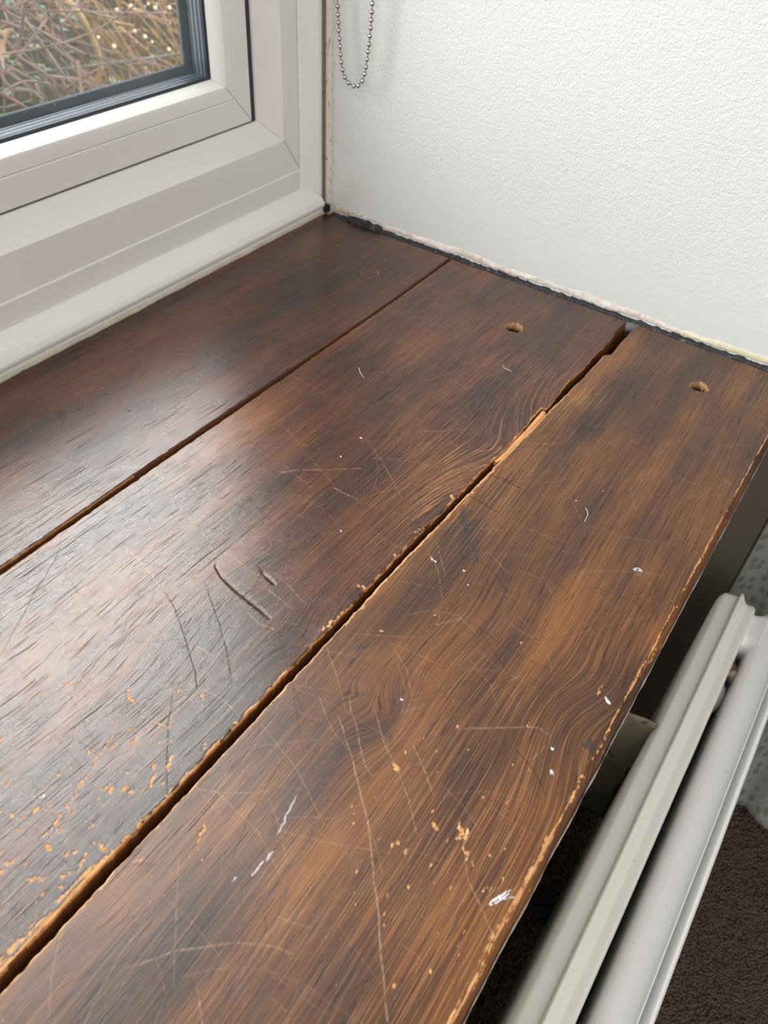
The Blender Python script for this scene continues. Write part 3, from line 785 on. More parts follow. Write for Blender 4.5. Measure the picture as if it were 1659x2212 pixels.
def wood(name, dk, md, lt, off, coat=.24, rough=.27, streak=.8):
    m = NM(name); P = m.obj(); x, y, z = m.xyz(P); g = m.attr('gf')
    xo = m.math('ADD', x, off)
    v1 = m.comb(m.math('MULTIPLY', xo, 26), m.math('MULTIPLY', g, 2300), off * 3)
    fine = m.noise(v1, 1, 3, .6)
    v2 = m.comb(m.math('MULTIPLY', xo, 12), m.math('MULTIPLY', g, 520), off)
    med = m.noise(v2, 1, 3, .5)
    v3 = m.comb(m.math('MULTIPLY', xo, 62), m.math('MULTIPLY', g, 1900), off * 7)
    pore = m.noise(v3, 1, 1, .5)
    vb = m.noise(m.comb(m.math('MULTIPLY', xo, 9), m.math('MULTIPLY', y, 26), off), 1, 3, .6)   # patches of worn stain
    tone = m.attr('tone')
    f = m.math('ADD', m.math('MULTIPLY', fine, .58), m.math('MULTIPLY', med, .35))
    f = m.math('ADD', f, m.math('MULTIPLY', m.math('SUBTRACT', tone, .5), .70))
    f = m.math('ADD', f, m.math('MULTIPLY', m.math('SUBTRACT', vb, .5), .60))
    f = m.math('ADD', f, m.math('MULTIPLY', m.attr('gold'), .14))
    c = m.ramp(f, [(.24, dk), (.46, md), (.70, lt)])
    # golden grain where the stain has worn thin
    fineline = m.map(fine, .50, .66, 0, 1, True)
    c = m.mix(m.math('MULTIPLY', fineline, m.math('ADD', .10, m.math('MULTIPLY', m.attr('gold'), .85), clamp=True)), c, (.36, .165, .055, 1))
    dp = m.map(m.math('ADD', pore, m.math('MULTIPLY', m.math('SUBTRACT', vb, .5), .12)), .64, .73, 0, .65, True)
    strk = m.noise(m.comb(m.math('MULTIPLY', xo, 26), m.math('MULTIPLY', m.math('ADD', g, m.math('MULTIPLY', x, .02)), 1050), off * 5), 1, 2, .6)
    dp = m.math('MAXIMUM', dp, m.map(strk, .635, .71, 0, streak, True))
    c = m.mix(dp, c, (*[q * .35 for q in dk], 1))
    c = m.mix(m.math('MULTIPLY', m.attr('stain'), .85), c, (.018, .014, .014, 1))
    rawn = m.noise(v3, 1, 2)
    rawc = m.ramp(rawn, [(.3, (.34, .15, .055)), (.65, (.60, .34, .16))])
    rawc = m.mix(m.attr('bore'), rawc, m.mix(m.map(z, -.0060, -.0008), (.030, .013, .005, 1), (.50, .30, .14, 1)))  # bore colour darkens with depth, painting in the shade inside the hole
    sd = m.attr('side')
    sidec = m.mix(m.noise(v2, 1, 3), (.075, .032, .013, 1), (.20, .085, .030, 1))
    c = m.mix(sd, c, sidec)
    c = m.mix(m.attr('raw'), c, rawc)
    c = m.mix(m.math('MULTIPLY', m.attr('dark'), .85), c, (.012, .007, .005, 1))
    c = m.mix(m.math('MULTIPLY', m.attr('light'), .50), c, (.44, .27, .17, 1))
    c = m.mix(m.attr('white'), c, (.75, .76, .80, 1))
    # whitish line on the lower front arris
    pw = m.math('MULTIPLY', m.map(z, -.0100, -.0085, 1, 0, True), m.map(y, -.4165, -.4160, 1, 0))
    c = m.mix(pw, c, (.62, .60, .60, 1))
    dry = m.math('MAXIMUM', m.attr('raw'), sd)
    dry = m.math('MAXIMUM', dry, m.math('MAXIMUM', m.math('MULTIPLY', m.attr('dark'), .95), m.math('MULTIPLY', dp, .6)))
    rr = m.math('ADD', rough - .06, m.math('MULTIPLY', m.noise(P, 60, 4, .65), .16))
    rr = m.math('ADD', rr, m.math('MULTIPLY', dp, .25))
    rr = m.math('MAXIMUM', rr, m.math('MULTIPLY', dry, .75))
    m.set(col=c, rough=rr, ior=1.52, spec=m.math('SUBTRACT', .50, m.math('MULTIPLY', dry, .5)), coat=m.math('MULTIPLY', coat, m.math('SUBTRACT', 1, dry)), coatr=.20)
    # shallow ridges across and along the grain, pores
    cross = m.noise(m.comb(m.math('MULTIPLY', xo, 240), m.math('MULTIPLY', g, 650), 2.), 1, 3, .6)
    h = m.math('SUBTRACT', m.math('ADD', m.math('MULTIPLY', fine, .5), m.math('MULTIPLY', cross, .16)), m.math('MULTIPLY', dp, .45))
    h = m.math('ADD', h, m.math('MULTIPLY', m.noise(v2, 1, 2), .5))
    nb = m.bump(h, .34, .00030)
    m.put(m.b.inputs['Coat Normal'], nb)
    return m.m
W1 = wood('dark_stained_oak', (.014, .0044, .0032), (.052, .0130, .0058), (.094, .0265, .0098), 1.3)
W2 = wood('brown_stained_oak', (.015, .0048, .0026), (.053, .0145, .0046), (.132, .038, .0080), 2.9, .26, .25)
W3 = wood('worn_brown_oak', (.019, .0064, .0027), (.072, .0235, .0060), (.175, .063, .0120), 5.1, .15, .31, .25)

def interp_edge(px, wig, seed, base=None):
    x, y = curve_from_px(px)
    def f(X):
        b = np.interp(X, x, y)
        s_ = fbm(X, X * 0, 260, 1, 4, seed) - .5
        return b + wig * s_ * 2
    return f
def const(y, wig=.0002, seed=1):
    return lambda X: y + wig * 2 * (fbm(X, X * 0, 150, 1, 3, seed) - .5)
b1f = interp_edge([(980,550),(850,645),(600,815),(300,1018),(0,1225)], .0004, 3)
b2b = interp_edge([(985,553),(850,650),(600,824),(300,1032),(0,1240)], .0004, 4)
b2f = interp_edge([(1352,697),(1335,712),(1320,735),(1290,760),(1260,795),(1225,828),(1182,882),(1170,880),(1100,962),(1072,990),(1062,995),(1000,1060),(870,1190),(300,1788),(0,2106)], .0006, 5)
b3b = interp_edge([(1375,705),(1340,740),(1322,765),(1305,767),(1255,820),(1180,893),(1085,990),(870,1210),(310,1812),(0,2148)], .0005, 6)
B1 = make_board('sill_board', const(.008), b1f, W1, seed=1, raws=[('f', -.35, -.6, .0003, .0006, .75)])
tag(B1, 'dark stained wooden sill board running along the foot of the window frame', 'board', 'boards of the window sill')
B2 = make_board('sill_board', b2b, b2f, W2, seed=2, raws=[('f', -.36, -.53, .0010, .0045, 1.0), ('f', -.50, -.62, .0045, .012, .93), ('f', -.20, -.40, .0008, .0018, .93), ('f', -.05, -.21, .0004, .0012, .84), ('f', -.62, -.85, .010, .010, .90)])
tag(B2, 'middle wooden sill board with one drilled hole and a curved gouge', 'board', 'boards of the window sill')
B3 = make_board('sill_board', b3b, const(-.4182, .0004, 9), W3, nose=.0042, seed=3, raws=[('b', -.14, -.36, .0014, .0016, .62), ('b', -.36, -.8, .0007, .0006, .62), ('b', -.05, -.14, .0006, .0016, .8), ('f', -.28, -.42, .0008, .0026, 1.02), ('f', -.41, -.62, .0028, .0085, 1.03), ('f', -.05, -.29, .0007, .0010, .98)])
tag(B3, 'outer golden brown sill board with rounded front edge above the radiator', 'board', 'boards of the window sill')
# the plug still fitted in the board by the window
c = on((798, 588)); bm = bmesh.new()
bmesh.ops.create_cone(bm, cap_ends=True, segments=40, radius1=.0063, radius2=.0061, depth=.006, matrix=Matrix.Translation((c[0], c[1], -.0028)))
pg = bm_obj('plug', bm, W1, None)
pg['label'] = 'round wooden plug set flush in the board'
adopt(pg, B1)
for k, val in (('gf', 0), ('tone', .55), ('gold', 0)):
    at = pg.data.attributes.new(k, 'FLOAT', 'POINT'); 
    co = np.empty(len(pg.data.vertices) * 3, np.float32); pg.data.vertices.foreach_get('co', co); co = co.reshape(-1, 3)
    at.data.foreach_set('value', (co[:, 1] * 1. if k == 'gf' else np.full(len(co), val)).astype(np.float32))
# splinter lip left along the front of the middle board
sx, sy = curve_from_px([(1178,886),(1140,930),(1110,958),(1085,985),(1074,994)])
n = 60; X_ = np.linspace(sx.min(), sx.max(), n); Y_ = np.interp(X_, sx, sy); wv = vnoise1(n, 7, .0003, 61)
v = []; f = []
for i in range(n):
    e_ = min(1, i / 3, (n - 1 - i) / 6 + .3)
    v += [(X_[i], Y_[i] + .0018, -.0012), (X_[i], Y_[i] - .0004 + wv[i] * .4, -.0009), (X_[i], Y_[i] - .0019 * e_ + wv[i], -.0018), (X_[i], Y_[i] - .0020 * e_ + wv[i], -.008), (X_[i], Y_[i] + .0018, -.009)]
for i in range(n - 1):
    for k in range(5): f.append((i * 5 + k, i * 5 + (k + 1) % 5, i * 5 + 5 + (k + 1) % 5, i * 5 + 5 + k))
f += [(4, 3, 2, 1, 0), tuple(5 * (n - 1) + k for k in range(5))]
m = NM('split_raw_oak'); P = m.obj(); x, y, z = m.xyz(P)
q = m.noise(m.comb(m.math('MULTIPLY', x, 60), m.math('MULTIPLY', y, 1500), m.math('MULTIPLY', z, 800)), 1, 2)
m.set(col=m.ramp(q, [(.3, (.50, .21, .075)), (.7, (.78, .40, .17))]), rough=.7, spec=.2)
spl = mesh_obj('split_edge', v, f, m.m, smooth=True); adopt(spl, B2); spl['label'] = 'raw orange split edge'
# bearer that carries the boards, deep in the gaps
struct(box_obj('trim_8', (XL, XR, -.39, .006, -.045, -.0222), plain('dark_bearer', (.05, .03, .02), .8)))

# ------------------------------------------------------------------ ball chain
CH = empty('blind_chain', (-.010, -.034, .113))
tag(CH, 'silver ball chain loop of a blind hanging in front of the white wall', 'chain')
XC = -.012
px = [(728.5,-17),(729.5,14),(730,32),(731,49),(732,66),(733.5,84),(734.5,100.5),(736,118),(737,134),(740,151),(744.5,167),(753,179),(764.5,186),(774,185),(783,175),(788,160),(791,145),(793,128),(795,112),(797.5,96),(799,78),(801,60.5),(802,43.5),(803.5,26),(804.5,8)]
P3 = [on(p, 0, XC) for p in px]
# continue both strands upwards to the blind
left = [np.array([XC, np.interp(z, [.17, 1.46], [-.0192, -.0165]), z]) for z in np.arange(P3[0][2] + .0051, 1.46, .0051)]
right = [np.array([XC, np.interp(z, [.17, 1.46], [-.0507, -.0525]), z]) for z in np.arange(P3[-1][2] + .0051, 1.46, .0051)]
path = left[::-1] + [np.array(p) for p in P3] + right
CHROME = NM('nickel_balls'); P = CHROME.obj(); CHROME.set(col=(.46, .44, .40), metal=1., rough=.22); CHROME = CHROME.m
bm = bmesh.new(); bmesh.ops.create_uvsphere(bm, u_segments=24, v_segments=16, radius=.00178)
b0 = bm_obj('bead', bm, CHROME, None, True)
cz = np.argsort([p[2] for p in path]); first = True
for r_, k in enumerate(cz[:100]):
    o = b0 if first else link(b0.copy()); first = False
    o.location = path[k]; adopt(o, CH)
bm = bmesh.new()
for k in cz[100:]:
    bmesh.ops.create_uvsphere(bm, u_segments=10, v_segments=8, radius=.00178, matrix=Matrix.Translation(path[k]))
o = bm_obj('upper_beads', bm, CHROME, None, True); adopt(o, CH); o['kind'] = 'stuff'
bm = bmesh.new(); tube(bm, path, .00035, 6)
o = bm_obj('link_wire', bm, plain('dark_wire', (.10, .09, .07), .4, metal=.8), None, True); adopt(o, CH)
# roller blind that the chain works, drawn up above the picture
RB = empty('roller_blind', (-.66, -.03, 1.47)); tag(RB, 'rolled white roller blind at the top of the window recess', 'blind')
bm = bmesh.new(); bmesh.ops.create_cone(bm, cap_ends=True, segments=32, radius1=.022, radius2=.022, depth=1.27, matrix=Matrix.Translation((-.665, -.035, 1.48)) @ Matrix.Rotation(math.pi / 2, 4, 'Y'))
adopt(bm_obj('fabric_roll', bm, plain('blind_fabric', (.75, .74, .7), .8), None, True), RB)
bm = bmesh.new(); box(bm, -.022, .003, -.060, -.008, 1.455, 1.505, .004); adopt(bm_obj('end_bracket', bm, UPVC), RB)

# ------------------------------------------------------------------ radiator
def rad_paint(name, col):
    m = NM(name); P = m.obj(); x, y, z = m.xyz(P)
    a = m.noise(P, 25, 3); sp_ = m.noise(P, 380, 2)
    c = m.mix(a, (*[q * .93 for q in col], 1), (*col, 1))
    c = m.mix(m.map(sp_, .72, .78, 0, .5), c, (.30, .24, .18, 1))
    m.set(col=c, rough=.33, spec=.5)
    m.bump(m.noise(m.comb(m.math('MULTIPLY', x, .3), y, z), 120, 3), .25, .0012)
    return m.m
RP = rad_paint('white_radiator_gloss', (.93, .93, .93)); RP2 = rad_paint('shaded_radiator_gloss', (.80, .78, .72))  # second is the same paint, darkened and warmed for the shaded rear panel
RAD = empty('panel_radiator', (-.6, -.465, FLZ + .05)); tag(RAD, 'old white painted double panel radiator standing below the front of the sill', 'radiator')
XE = -.0625; XB = -1.25
def sm(pts, it=2):
    for _ in range(it):
        q = [pts[0]]
        for a, b in zip(pts[:-1], pts[1:]): q += [(a[0] * .75 + b[0] * .25, a[1] * .75 + b[1] * .25), (a[0] * .25 + b[0] * .75, a[1] * .25 + b[1] * .75)]
        q.append(pts[-1]); pts = q
    return pts
ZB = -.425
def panel(name, prof, mat, endshift):
    n = len(prof)
    cy = sum(p[0] for p in prof) / n
    stations = [(XB, 0)] + [(x, 0) for x in np.linspace(XB + .3, -.60, 4)] + [(x, 0) for x in np.linspace(-.58, XE - .007, 60)]
    for k in range(1, 9):
        t = k / 8; a = t * math.pi / 2
        stations.append((XE - .007 + .007 * math.sin(a), 1 - math.cos(a)))
    v = []; wv = vnoise1(len(stations), 3, .0002, len(name))
    for si, (x, e) in enumerate(stations):
        for (y, z) in prof:
            zz = min(z - .0030 * e, -.1428 - .0050 * e); yy = cy + (y - cy) * (1 - .10 * e)
            v.append((x, yy + wv[si] * .5, zz))
    f = []
    for i in range(len(stations) - 1):
        for k in range(n): f.append((i * n + k, i * n + (k + 1) % n, i * n + n + (k + 1) % n, i * n + n + k))
    f += [tuple(range(n))[::-1], tuple((len(stations) - 1) * n + k for k in range(n))]
    o = mesh_obj(name, v, f, mat)
    bm = bmesh.new(); bm.from_mesh(o.data); bmesh.ops.recalc_face_normals(bm, faces=bm.faces); bm.to_mesh(o.data); bm.free()
    for p in o.data.polygons: p.use_smooth = len(p.vertices) == 4
    adopt(o, RAD); return o
back = sm([(-.4345, ZB), (-.4345, -.166), (-.4350, -.158), (-.4372, -.1522), (-.4395, -.1508), (-.4470, -.1496), (-.4478, -.1500)], 2)
back += sm([(-.4480, -.1500), (-.4480, -.1465), (-.4486, -.1448), (-.4500, -.1450), (-.4515, -.1470), (-.4530, -.1500), (-.4555, -.1532), (-.4585, -.1528), (-.4615, -.1522), (-.4630, -.1545), (-.4638, -.162), (-.4638, -.172), (-.4638, ZB)], 2)
panel('rear_panel', back, RP2, 0)
frontp = sm([(-.4685, ZB), (-.4685, -.170), (-.4688, -.160), (-.4705, -.1535), (-.4740, -.1508), (-.4800, -.1494), (-.4850, -.1478), (-.4862, -.1470)], 2)
frontp += sm([(-.4864, -.1468), (-.4866, -.1440), (-.4872, -.1432), (-.4877, -.1440), (-.4878, -.1500), (-.4878, -.1740)], 1)
frontp += sm([(-.4880, -.1760), (-.4890, -.1770), (-.4906, -.1765), (-.4922, -.1690), (-.4931, -.1630), (-.4945, -.1600), (-.4968, -.1615), (-.4984, -.1680), (-.4990, -.182), (-.4990, ZB)], 2)
panel('front_panel', frontp, RP, 0)
# cast joint bridging the two panels at the wall end
bm = bmesh.new()
ux = np.linspace(0, 1, 14); vy = np.linspace(0, 1, 12)
topv = []; botv = []
for a in ux:
    r0 = []; r1 = []
    for b in vy:
        y = -.4540 - b * .0200
        x0_ = XE - .0005 - .0045 * math.sin(b * math.pi) * (1 - .3 * b) ; x1_ = XE - .0500 + .012 * math.sin(b * math.pi)
        x = x0_ + (x1_ - x0_) * a
        z = -.1538 - .0030 * math.sin(b * math.pi) + .0030 * b - .006 * (max(0, a - .75) / .25) ** 2 - .003 * (max(0, .12 - a) / .12) ** 2
        r0.append(bm.verts.new((x, y, z))); r1.append(bm.verts.new((x, y, z - .022)))
    topv.append(r0); botv.append(r1)
for i in range(13):
    for j in range(11):
        bm.faces.new((topv[i][j], topv[i + 1][j], topv[i + 1][j + 1], topv[i][j + 1])); bm.faces.new((botv[i][j], botv[i][j + 1], botv[i + 1][j + 1], botv[i + 1][j]))
for i in range(13):
    bm.faces.new((topv[i][0], botv[i][0], botv[i + 1][0], topv[i + 1][0])); bm.faces.new((topv[i][11], topv[i + 1][11], botv[i + 1][11], botv[i][11]))
for j in range(11):
    bm.faces.new((topv[0][j], topv[0][j + 1], botv[0][j + 1], botv[0][j])); bm.faces.new((topv[13][j], botv[13][j], botv[13][j + 1], topv[13][j + 1]))
jo = bm_obj('end_joint', bm, RP, None, True); adopt(jo, RAD)
# rusty weld and pipe boss below the joint
m = NM('rusty_paint'); P = m.obj(); a = m.noise(P, 140, 4, .65)
m.set(col=m.ramp(a, [(.40, (.40, .37, .32)), (.52, (.20, .10, .04)), (.66, (.02, .015, .012))]), rough=.8); m.bump(a, .6, .001)
bm = bmesh.new(); tube(bm, [(-.118, -.461, -.160), (-.124, -.466, -.166), (-.128, -.4695, -.170)], [.0030, .0042, .0030], 14)
adopt(bm_obj('weld', bm, m.m, None, True), RAD)
bm = bmesh.new(); bmesh.ops.create_uvsphere(bm, u_segments=24, v_segments=14, radius=.011, matrix=Matrix.Translation((-.140, -.4625, -.180)) @ Matrix.Diagonal((1.3, .62, 1, 1)))
adopt(bm_obj('pipe_boss', bm, RP2, None, True), RAD)
# feet so that it stands on the floor
for x in (-.22, -1.10):
    bm = bmesh.new(); box(bm, x - .015, x + .015, -.496, -.436, FLZ, ZB + .004, .003); adopt(bm_obj('foot', bm, RP2), RAD)

# wall bracket plate between wall and radiator: thin bent sheet in old cream paint
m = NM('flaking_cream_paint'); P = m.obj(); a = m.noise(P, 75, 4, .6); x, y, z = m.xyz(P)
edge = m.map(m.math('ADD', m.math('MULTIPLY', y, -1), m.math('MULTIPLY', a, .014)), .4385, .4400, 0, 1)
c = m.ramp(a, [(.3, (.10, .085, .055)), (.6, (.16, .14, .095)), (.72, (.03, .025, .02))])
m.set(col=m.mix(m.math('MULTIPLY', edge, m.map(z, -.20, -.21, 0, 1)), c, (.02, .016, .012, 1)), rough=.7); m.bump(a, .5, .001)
BR = empty('radiator_bracket', (-.212, -.42, -.25)); tag(BR, 'cream painted steel bracket plate between wall and radiator', 'bracket')
v = []; f = []; n = 24
for i in range(n):
    t = i / (n - 1); zt = -.150 - .14 * t
    for j in range(10):
        s_ = j / 9; y = -.405 - .0315 * s_
        bend = .0035 * math.exp(-((t) / .06) ** 2) * (1 - s_) + .0015 * math.sin(s_ * 5 + t * 7)
        v.append((-.2095 - bend, y, zt + .0015 * math.sin(s_ * 4) * (1 - t)))
for i in range(n - 1):
    for j in range(9): f.append((i * 10 + j, i * 10 + j + 1, i * 10 + 11 + j, i * 10 + 10 + j))
o = mesh_obj('plate', v, f, m.m, smooth=True); adopt(o, BR)
md = o.modifiers.new('thick', 'SOLIDIFY'); md.thickness = .0014
bm = bmesh.new(); box(bm, -.225, -.195, -.4065, -.405, -.26, -.14, .0005); adopt(bm_obj('wall_plate', bm, RP2), BR)
# ------------------------------------------------------------------ spotted curtain bunched by the reveal corner
m = NM('spotted_curtain_cloth'); P = m.obj(); x, y, z = m.xyz(P)
uv = m.n('ShaderNodeUVMap').outputs[0]
wr = m.n('ShaderNodeVectorMath', operation='ADD'); nz = m.n('ShaderNodeVectorMath', operation='SCALE'); m.put(nz.inputs[0], m.noise(uv, 60, 2, out=1)); nz.inputs['Scale'].default_value = .004
m.put(wr.inputs[0], uv); m.put(wr.inputs[1], nz.outputs[0])
d = m.vor(wr.outputs[0], 105, 'F1', .55)
spot = m.map(d, .24, .40, 1, 0, True)
m.set(col=m.mix(spot, (.19, .20, .175, 1), (.125, .120, .105, 1)), rough=.9, spec=.15, sheen=.2)
m.bump(m.noise(uv, 900, 2), .2, .0005)
ny_, nz_ = 70, 120; me = bpy.data.meshes.new('curtain'); v = []; uvs = []
for j in range(nz_):
    z_ = 1.05 + (-.462 - 1.05) * (j / (nz_ - 1)) ** .6
    fl = max(0, (-.36 - z_) / .11)
    for i in range(ny_):
        s_ = i / (ny_ - 1); y_ = -.4425 - .30 * s_
        a_ = min(1, s_ * 6)
        x_ = -.0005 + a_ * (.006 * math.sin(s_ * 42 + z_ * 1.2) + .003 * math.sin(s_ * 19)) + .012 - .012 * math.exp(-s_ * 30) - .045 * fl ** 2 * min(1, s_ * 5)
        x_ = min(x_, .024)
        v.append((x_ + .004, y_, z_ + .012 * fl * math.sin(s_ * 20))); uvs.append((y_ * 1.15, z_ * .78 - fl * .0))
f = [(j * ny_ + i, j * ny_ + i + 1, (j + 1) * ny_ + i + 1, (j + 1) * ny_ + i) for j in range(nz_ - 1) for i in range(ny_ - 1)]
me.from_pydata(v, [], f); ul = me.uv_layers.new(name='UVMap')
for l in me.loops: ul.data[l.index].uv = uvs[l.vertex_index]
me.materials.append(m.m)
for p in me.polygons: p.use_smooth = True
cu = link(bpy.data.objects.new('curtain', me)); md = cu.modifiers.new('thick', 'SOLIDIFY'); md.thickness = .0012
tag(cu, 'grey green spotted cloth hanging to the carpet behind the radiator end', 'curtain')

# ------------------------------------------------------------------ outside
m = NM('winter_grass'); P = m.obj(); a = m.noise(P, 14, 4); b = m.noise(P, 90, 3)
m.set(col=m.mix(a, m.mix(b, (.015, .018, .011, 1), (.04, .048, .028, 1)), (.07, .052, .036, 1)), rough=.95, spec=.1); m.bump(b, 1, .02)
GR = m.m
def bank():
    nx, ny = 90, 90; v = []
    for i in range(nx):
        for j in range(ny):
            x = -3 + 7 * i / (nx - 1); y = .2 + 6 * (j / (ny - 1)) ** 1.6
            z = -.75 + .42 * max(0, y - .9) ** .8 * min(1, max(.15, (x + 1.2) / 1.2)) + random.uniform(-.02, .02) * (1 + y)
            v.append((x, y, min(z, 1.1)))
    f = [(i * ny + j, (i + 1) * ny + j, (i + 1) * ny + j + 1, i * ny + j + 1) for i in range(nx - 1) for j in range(ny - 1)]
    o = mesh_obj('garden_bank', v, f, GR, smooth=True)
    tag(o, 'sloping garden ground of grass and leaf litter beyond the window', 'ground', kind='structure'); return o
bank()
def bark(name, a, b):
    m = NM(name); P = m.obj(); n = m.noise(P, 25, 3)
    m.set(col=m.mix(m.map(n, .35, .65), (*a, 1), (*b, 1)), rough=.6, spec=.3); return m.m
PINK = bark('pinkish_bark', (.10, .055, .045), (.19, .125, .105)); GREY = bark('grey_bark', (.07, .058, .048), (.15, .13, .11))
GOLD = bark('golden_stems', (.14, .075, .028), (.29, .18, .085)); TAN = bark('tan_cane', (.22, .13, .045), (.35, .235, .11)); DARKT = bark('dark_twigs', (.025, .018, .015), (.06, .045, .035))
def twig(p, rad, bm, seed=0, n=8):
    """smooth twig through 3-D points"""
    p = [np.array(q, float) for q in p]; r = np.random.default_rng(seed)
    out = []
    for k in range(len(p) - 1):
        p0 = p[max(k - 1, 0)]; p1 = p[k]; p2 = p[k + 1]; p3 = p[min(k + 2, len(p) - 1)]
        for i in range(5):
            t = i / 5
            out.append(.5 * ((2 * p1) + (-p0 + p2) * t + (2 * p0 - 5 * p1 + 4 * p2 - p3) * t * t + (-p0 + 3 * p1 - 3 * p2 + p3) * t ** 3))
    out.append(p[-1]); rads = np.linspace(rad, rad * .6, len(out))
    tube(bm, out, list(rads), n)
def Z1(pts): return [(a / 3.606, b / 3.606) for a, b in pts]
def traced(pts, y, rad, bm, seed=0, dy=.0):
    q = Z1(pts); n = len(q)
    twig([on(pp, 1, y + dy * i / max(1, n - 1)) for i, pp in enumerate(q)], rad, bm, seed)
def shrub(name, label, mat, twigs, rnd, base):
    root = empty(name, base); tag(root, label, 'shrub')
    for k, (pts, y, rad, dy) in enumerate(twigs):
        bm = bmesh.new(); traced(pts, y, rad, bm, k, dy)
        o = bm_obj('branch', bm, mat, None, True); adopt(o, root)
    if rnd:
        bm = bmesh.new()
        for (a, b, c_, r_) in rnd: twig([a, b, c_], r_, bm, n=5)
        o = bm_obj('twigs', bm, mat, None, True); adopt(o, root); o['kind'] = 'stuff'
    return root
def rand_twigs(cx, cy, cz, sx, sy, sz, n, dirn, ln, r0, seed, spread=.6):
    r = np.random.default_rng(seed); L_ = []
    for k in range(n):
        a = np.array([r.normal(cx, sx), r.normal(cy, sy), r.normal(cz, sz)]); a[1] = max(a[1], .22)
        d = np.array(dirn) + r.normal(0, spread, 3); d /= np.linalg.norm(d); l = ln * r.uniform(.5, 1.3)
        b = a + d * l * .5 + r.normal(0, l * .07, 3); c_ = a + d * l + r.normal(0, l * .12, 3)
        b[1] = max(b[1], .2); c_[1] = max(c_[1], .2)
        L_.append((a, b, c_, r0 * r.uniform(.5, 1.4)))
    return L_
pink = [([(110, 0), (200, 90), (370, 230), (440, 340), (560, 470), (640, 600), (740, 720)], .75, .0028, .1), ([(0, 270), (90, 380), (140, 440), (250, 510), (370, 590), (430, 680), (480, 800)], .62, .0030, .05),
        ([(60, 570), (150, 440), (250, 300), (370, 140)], .64, .0024, .05), ([(370, 590), (500, 605), (620, 620), (730, 670), (820, 700)], .66, .0022, .1), ([(350, 0), (380, 110), (400, 250), (450, 460)], .7, .0024, .1),
        ([(210, 0), (180, 120), (160, 280), (80, 460)], .6, .0030, .05), ([(0, 540), (40, 640), (90, 690), (100, 760), (120, 780)], .6, .0024, 0), ([(130, 690), (230, 700), (340, 740), (380, 820)], .7, .002, .05)]
BS = shrub('bare_shrub', 'tangle of bare pinkish grey twigs outside the left of the glass', PINK, pink,
      rand_twigs(.10, .72, .02, .14, .14, .14, 90, (.5, .2, -.4), .30, .0016, 5, .8) + rand_twigs(.02, .6, .12, .1, .1, .1, 60, (-.3, .1, .7), .25, .0013, 15, .8), (.05, .7, -.7))
grey = [([(150, 500), (210, 590), (300, 650), (340, 740), (370, 820)], .72, .0024, .1), ([(470, 460), (580, 560), (680, 650), (760, 720)], .8, .0024, .1), ([(410, 470), (420, 600), (430, 700)], .8, .0022, .1), ([(440, 120), (480, 230), (500, 330), (520, 480)], .85, .0026, .1)]
for k, (pts, y, rad, dy) in enumerate(grey):
    bm = bmesh.new(); traced(pts, y, rad, bm, k, dy); o = bm_obj('branch', bm, GREY, None, True); adopt(o, BS); o['label'] = 'greyer branch'
bm = bmesh.new()
for (a, b, c_, r_) in rand_twigs(.20, .90, -.02, .14, .10, .20, 150, (.3, .2, -.5), .40, .0018, 6, .9): twig([a, b, c_], r_, bm, n=5)
o = bm_obj('fine_twigs', bm, GREY, None, True); adopt(o, BS); o['kind'] = 'stuff'
cane = empty('bent_cane', (.3, .75, -.6)); tag(cane, 'thick bowed tan cane curving down across the garden view', 'cane')
bm = bmesh.new(); traced([(480, -30), (560, 50), (640, 150), (700, 260), (740, 350), (775, 450), (785, 540), (760, 640)], .72, .0062, bm, 1, .06)
adopt(bm_obj('stem', bm, TAN, None, True), cane)
bm = bmesh.new(); traced([(380, -30), (430, 40), (490, 120)], .80, .0085, bm, 1, .06); adopt(bm_obj('side_shoot', bm, TAN, None, True), cane)
gold = [([(930, 220), (1030, 300), (1140, 400), (1260, 560)], .95, .0045, .1), ([(940, 240), (1080, 370), (1200, 440), (1400, 540)], 1.0, .0040, .1), ([(1040, 80), (1180, 240), (1300, 370), (1400, 470)], 1.0, .0045, .1), ([(1000, 60), (1150, 120), (1300, 200), (1400, 280)], 1.05, .0045, .1),
        ([(1140, 380), (1200, 500), (1250, 590)], .95, .004, .1), ([(720, 0), (790, 110), (900, 170), (1040, 200)], .9, .004, .1), ([(0, 480), (10, 350), (40, 260), (90, 240)], .6, .0055, .05)]
shrub('golden_stemmed_shrub', 'sprawling dead golden stems outside near the corner of the glass', GOLD, gold,
      rand_twigs(.68, 1.18, .05, .15, .08, .20, 150, (.5, .1, -.42), .55, .0026, 7, .28), (.6, 1.1, -.5))
UG = shrub('dark_undergrowth', 'dark matted undergrowth at the back of the garden bank', DARKT, [], rand_twigs(.9, 2.1, .05, .7, .25, .3, 500, (.2, .1, .8), .55, .003, 8, .9), (.8, 1.9, -.3))
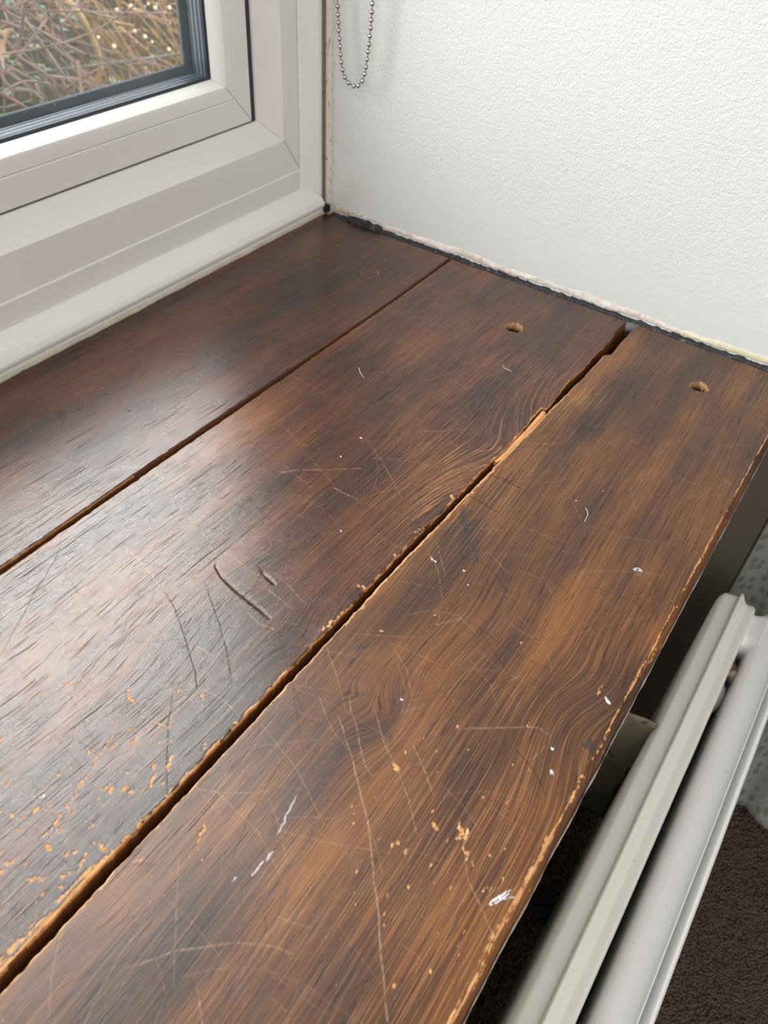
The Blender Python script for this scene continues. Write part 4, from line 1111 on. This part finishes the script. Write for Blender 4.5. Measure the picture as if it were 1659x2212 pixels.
# pale balls standing in for blurred glints of light among the golden stems
m = NM('pale_glint_balls'); m.set(col=(.62, .52, .34), rough=.5); GLINT = m.m
pts = [(930, 215), (1020, 50), (1130, 50), (1155, 30), (1235, 30), (1250, 70), (1270, 110), (1320, 60), (1325, 180), (1185, 325), (1130, 285), (1060, 325), (765, 290), (890, 360), (1135, 525), (1050, 240), (1210, 60), (1285, 90), (910, 75), (1315, 385), (1050, 70)]
g0 = None
for k, q in enumerate(pts):
    bm = bmesh.new(); bmesh.ops.create_icosphere(bm, subdivisions=2, radius=.0027 * (1 + .5 * math.sin(k * 2.1)))
    for v_ in bm.verts: v_.co *= 1 + random.uniform(-.12, .12)
    o = bm_obj('glint_ball', bm, GLINT, None, True); o.location = on((q[0] / 3.606, q[1] / 3.606), 1, .98)
    tag(o, 'pale ball standing in for a blurred glint among the golden stems', 'seed head', 'glint balls on the golden stems')
# fern-like green leaves low in the bank
m = NM('dull_green_leaf'); P = m.obj(); n = m.noise(P, 30, 2); m.set(col=m.mix(n, (.05, .075, .04, 1), (.13, .17, .09, 1)), rough=.55); LEAF = m.m
bm = bmesh.new(); r = np.random.default_rng(9)
for k in range(900):
    p = Vector((r.normal(.55, .45), r.uniform(1.5, 2.4), 0)); p.z = -.75 + .42 * max(0, p.y - .9) ** .8 + abs(r.normal(0, .16))
    a = r.uniform(0, 6.28); d = Vector((math.cos(a), math.sin(a), r.uniform(-.3, .8))).normalized() * r.uniform(.02, .05); s_ = d.cross(Vector((0, 0, 1))) * .35
    vs = [bm.verts.new(p), bm.verts.new(p + d * .5 + s_), bm.verts.new(p + d), bm.verts.new(p + d * .5 - s_)]
    bm.faces.new(vs)
o = bm_obj('leaves', bm, LEAF); adopt(o, UG); o['kind'] = 'stuff'; o['label'] = 'dull green leaves'

# ------------------------------------------------------------------ loose lint on the boards
def lint(px, label, r=.00022, h=.0006):
    P_ = [on(p) for p in px]; pts_ = []
    for k in range(len(P_) - 1):
        for i in range(6):
            t = i / 6; c_ = P_[k] * (1 - t) + P_[k + 1] * t; g_ = (k + t) / (len(P_) - 1)
            pts_.append((c_[0], c_[1], .0004 + h * math.sin(g_ * math.pi)))
    pts_.append((*P_[-1][:2], .0004))
    bm = bmesh.new(); tube(bm, pts_, r, 6)
    o = bm_obj('lint_thread', bm, plain('white_lint', (.72, .70, .68), .9), None, True)
    tag(o, label, 'thread', 'threads of lint on the sill'); return o
lint([(1264, 1099), (1268, 1106), (1269, 1114), (1262, 1128)], 'short curved white thread lying on the outer sill board', .00016)
lint([(868, 1010), (780, 1000)][:0] or [(1085, 790), (1088, 797), (1098, 802), (1106, 804)], 'pale curled hair lying on the board below the first drilled hole', .00012)
lint([(775, 795), (778, 808), (786, 817)], 'small pale curved thread near the middle of the middle board', .00014)
lint([(1369, 1229), (1378, 1230), (1386, 1234)], 'tiny white fibre near the right front of the outer board', .0002)
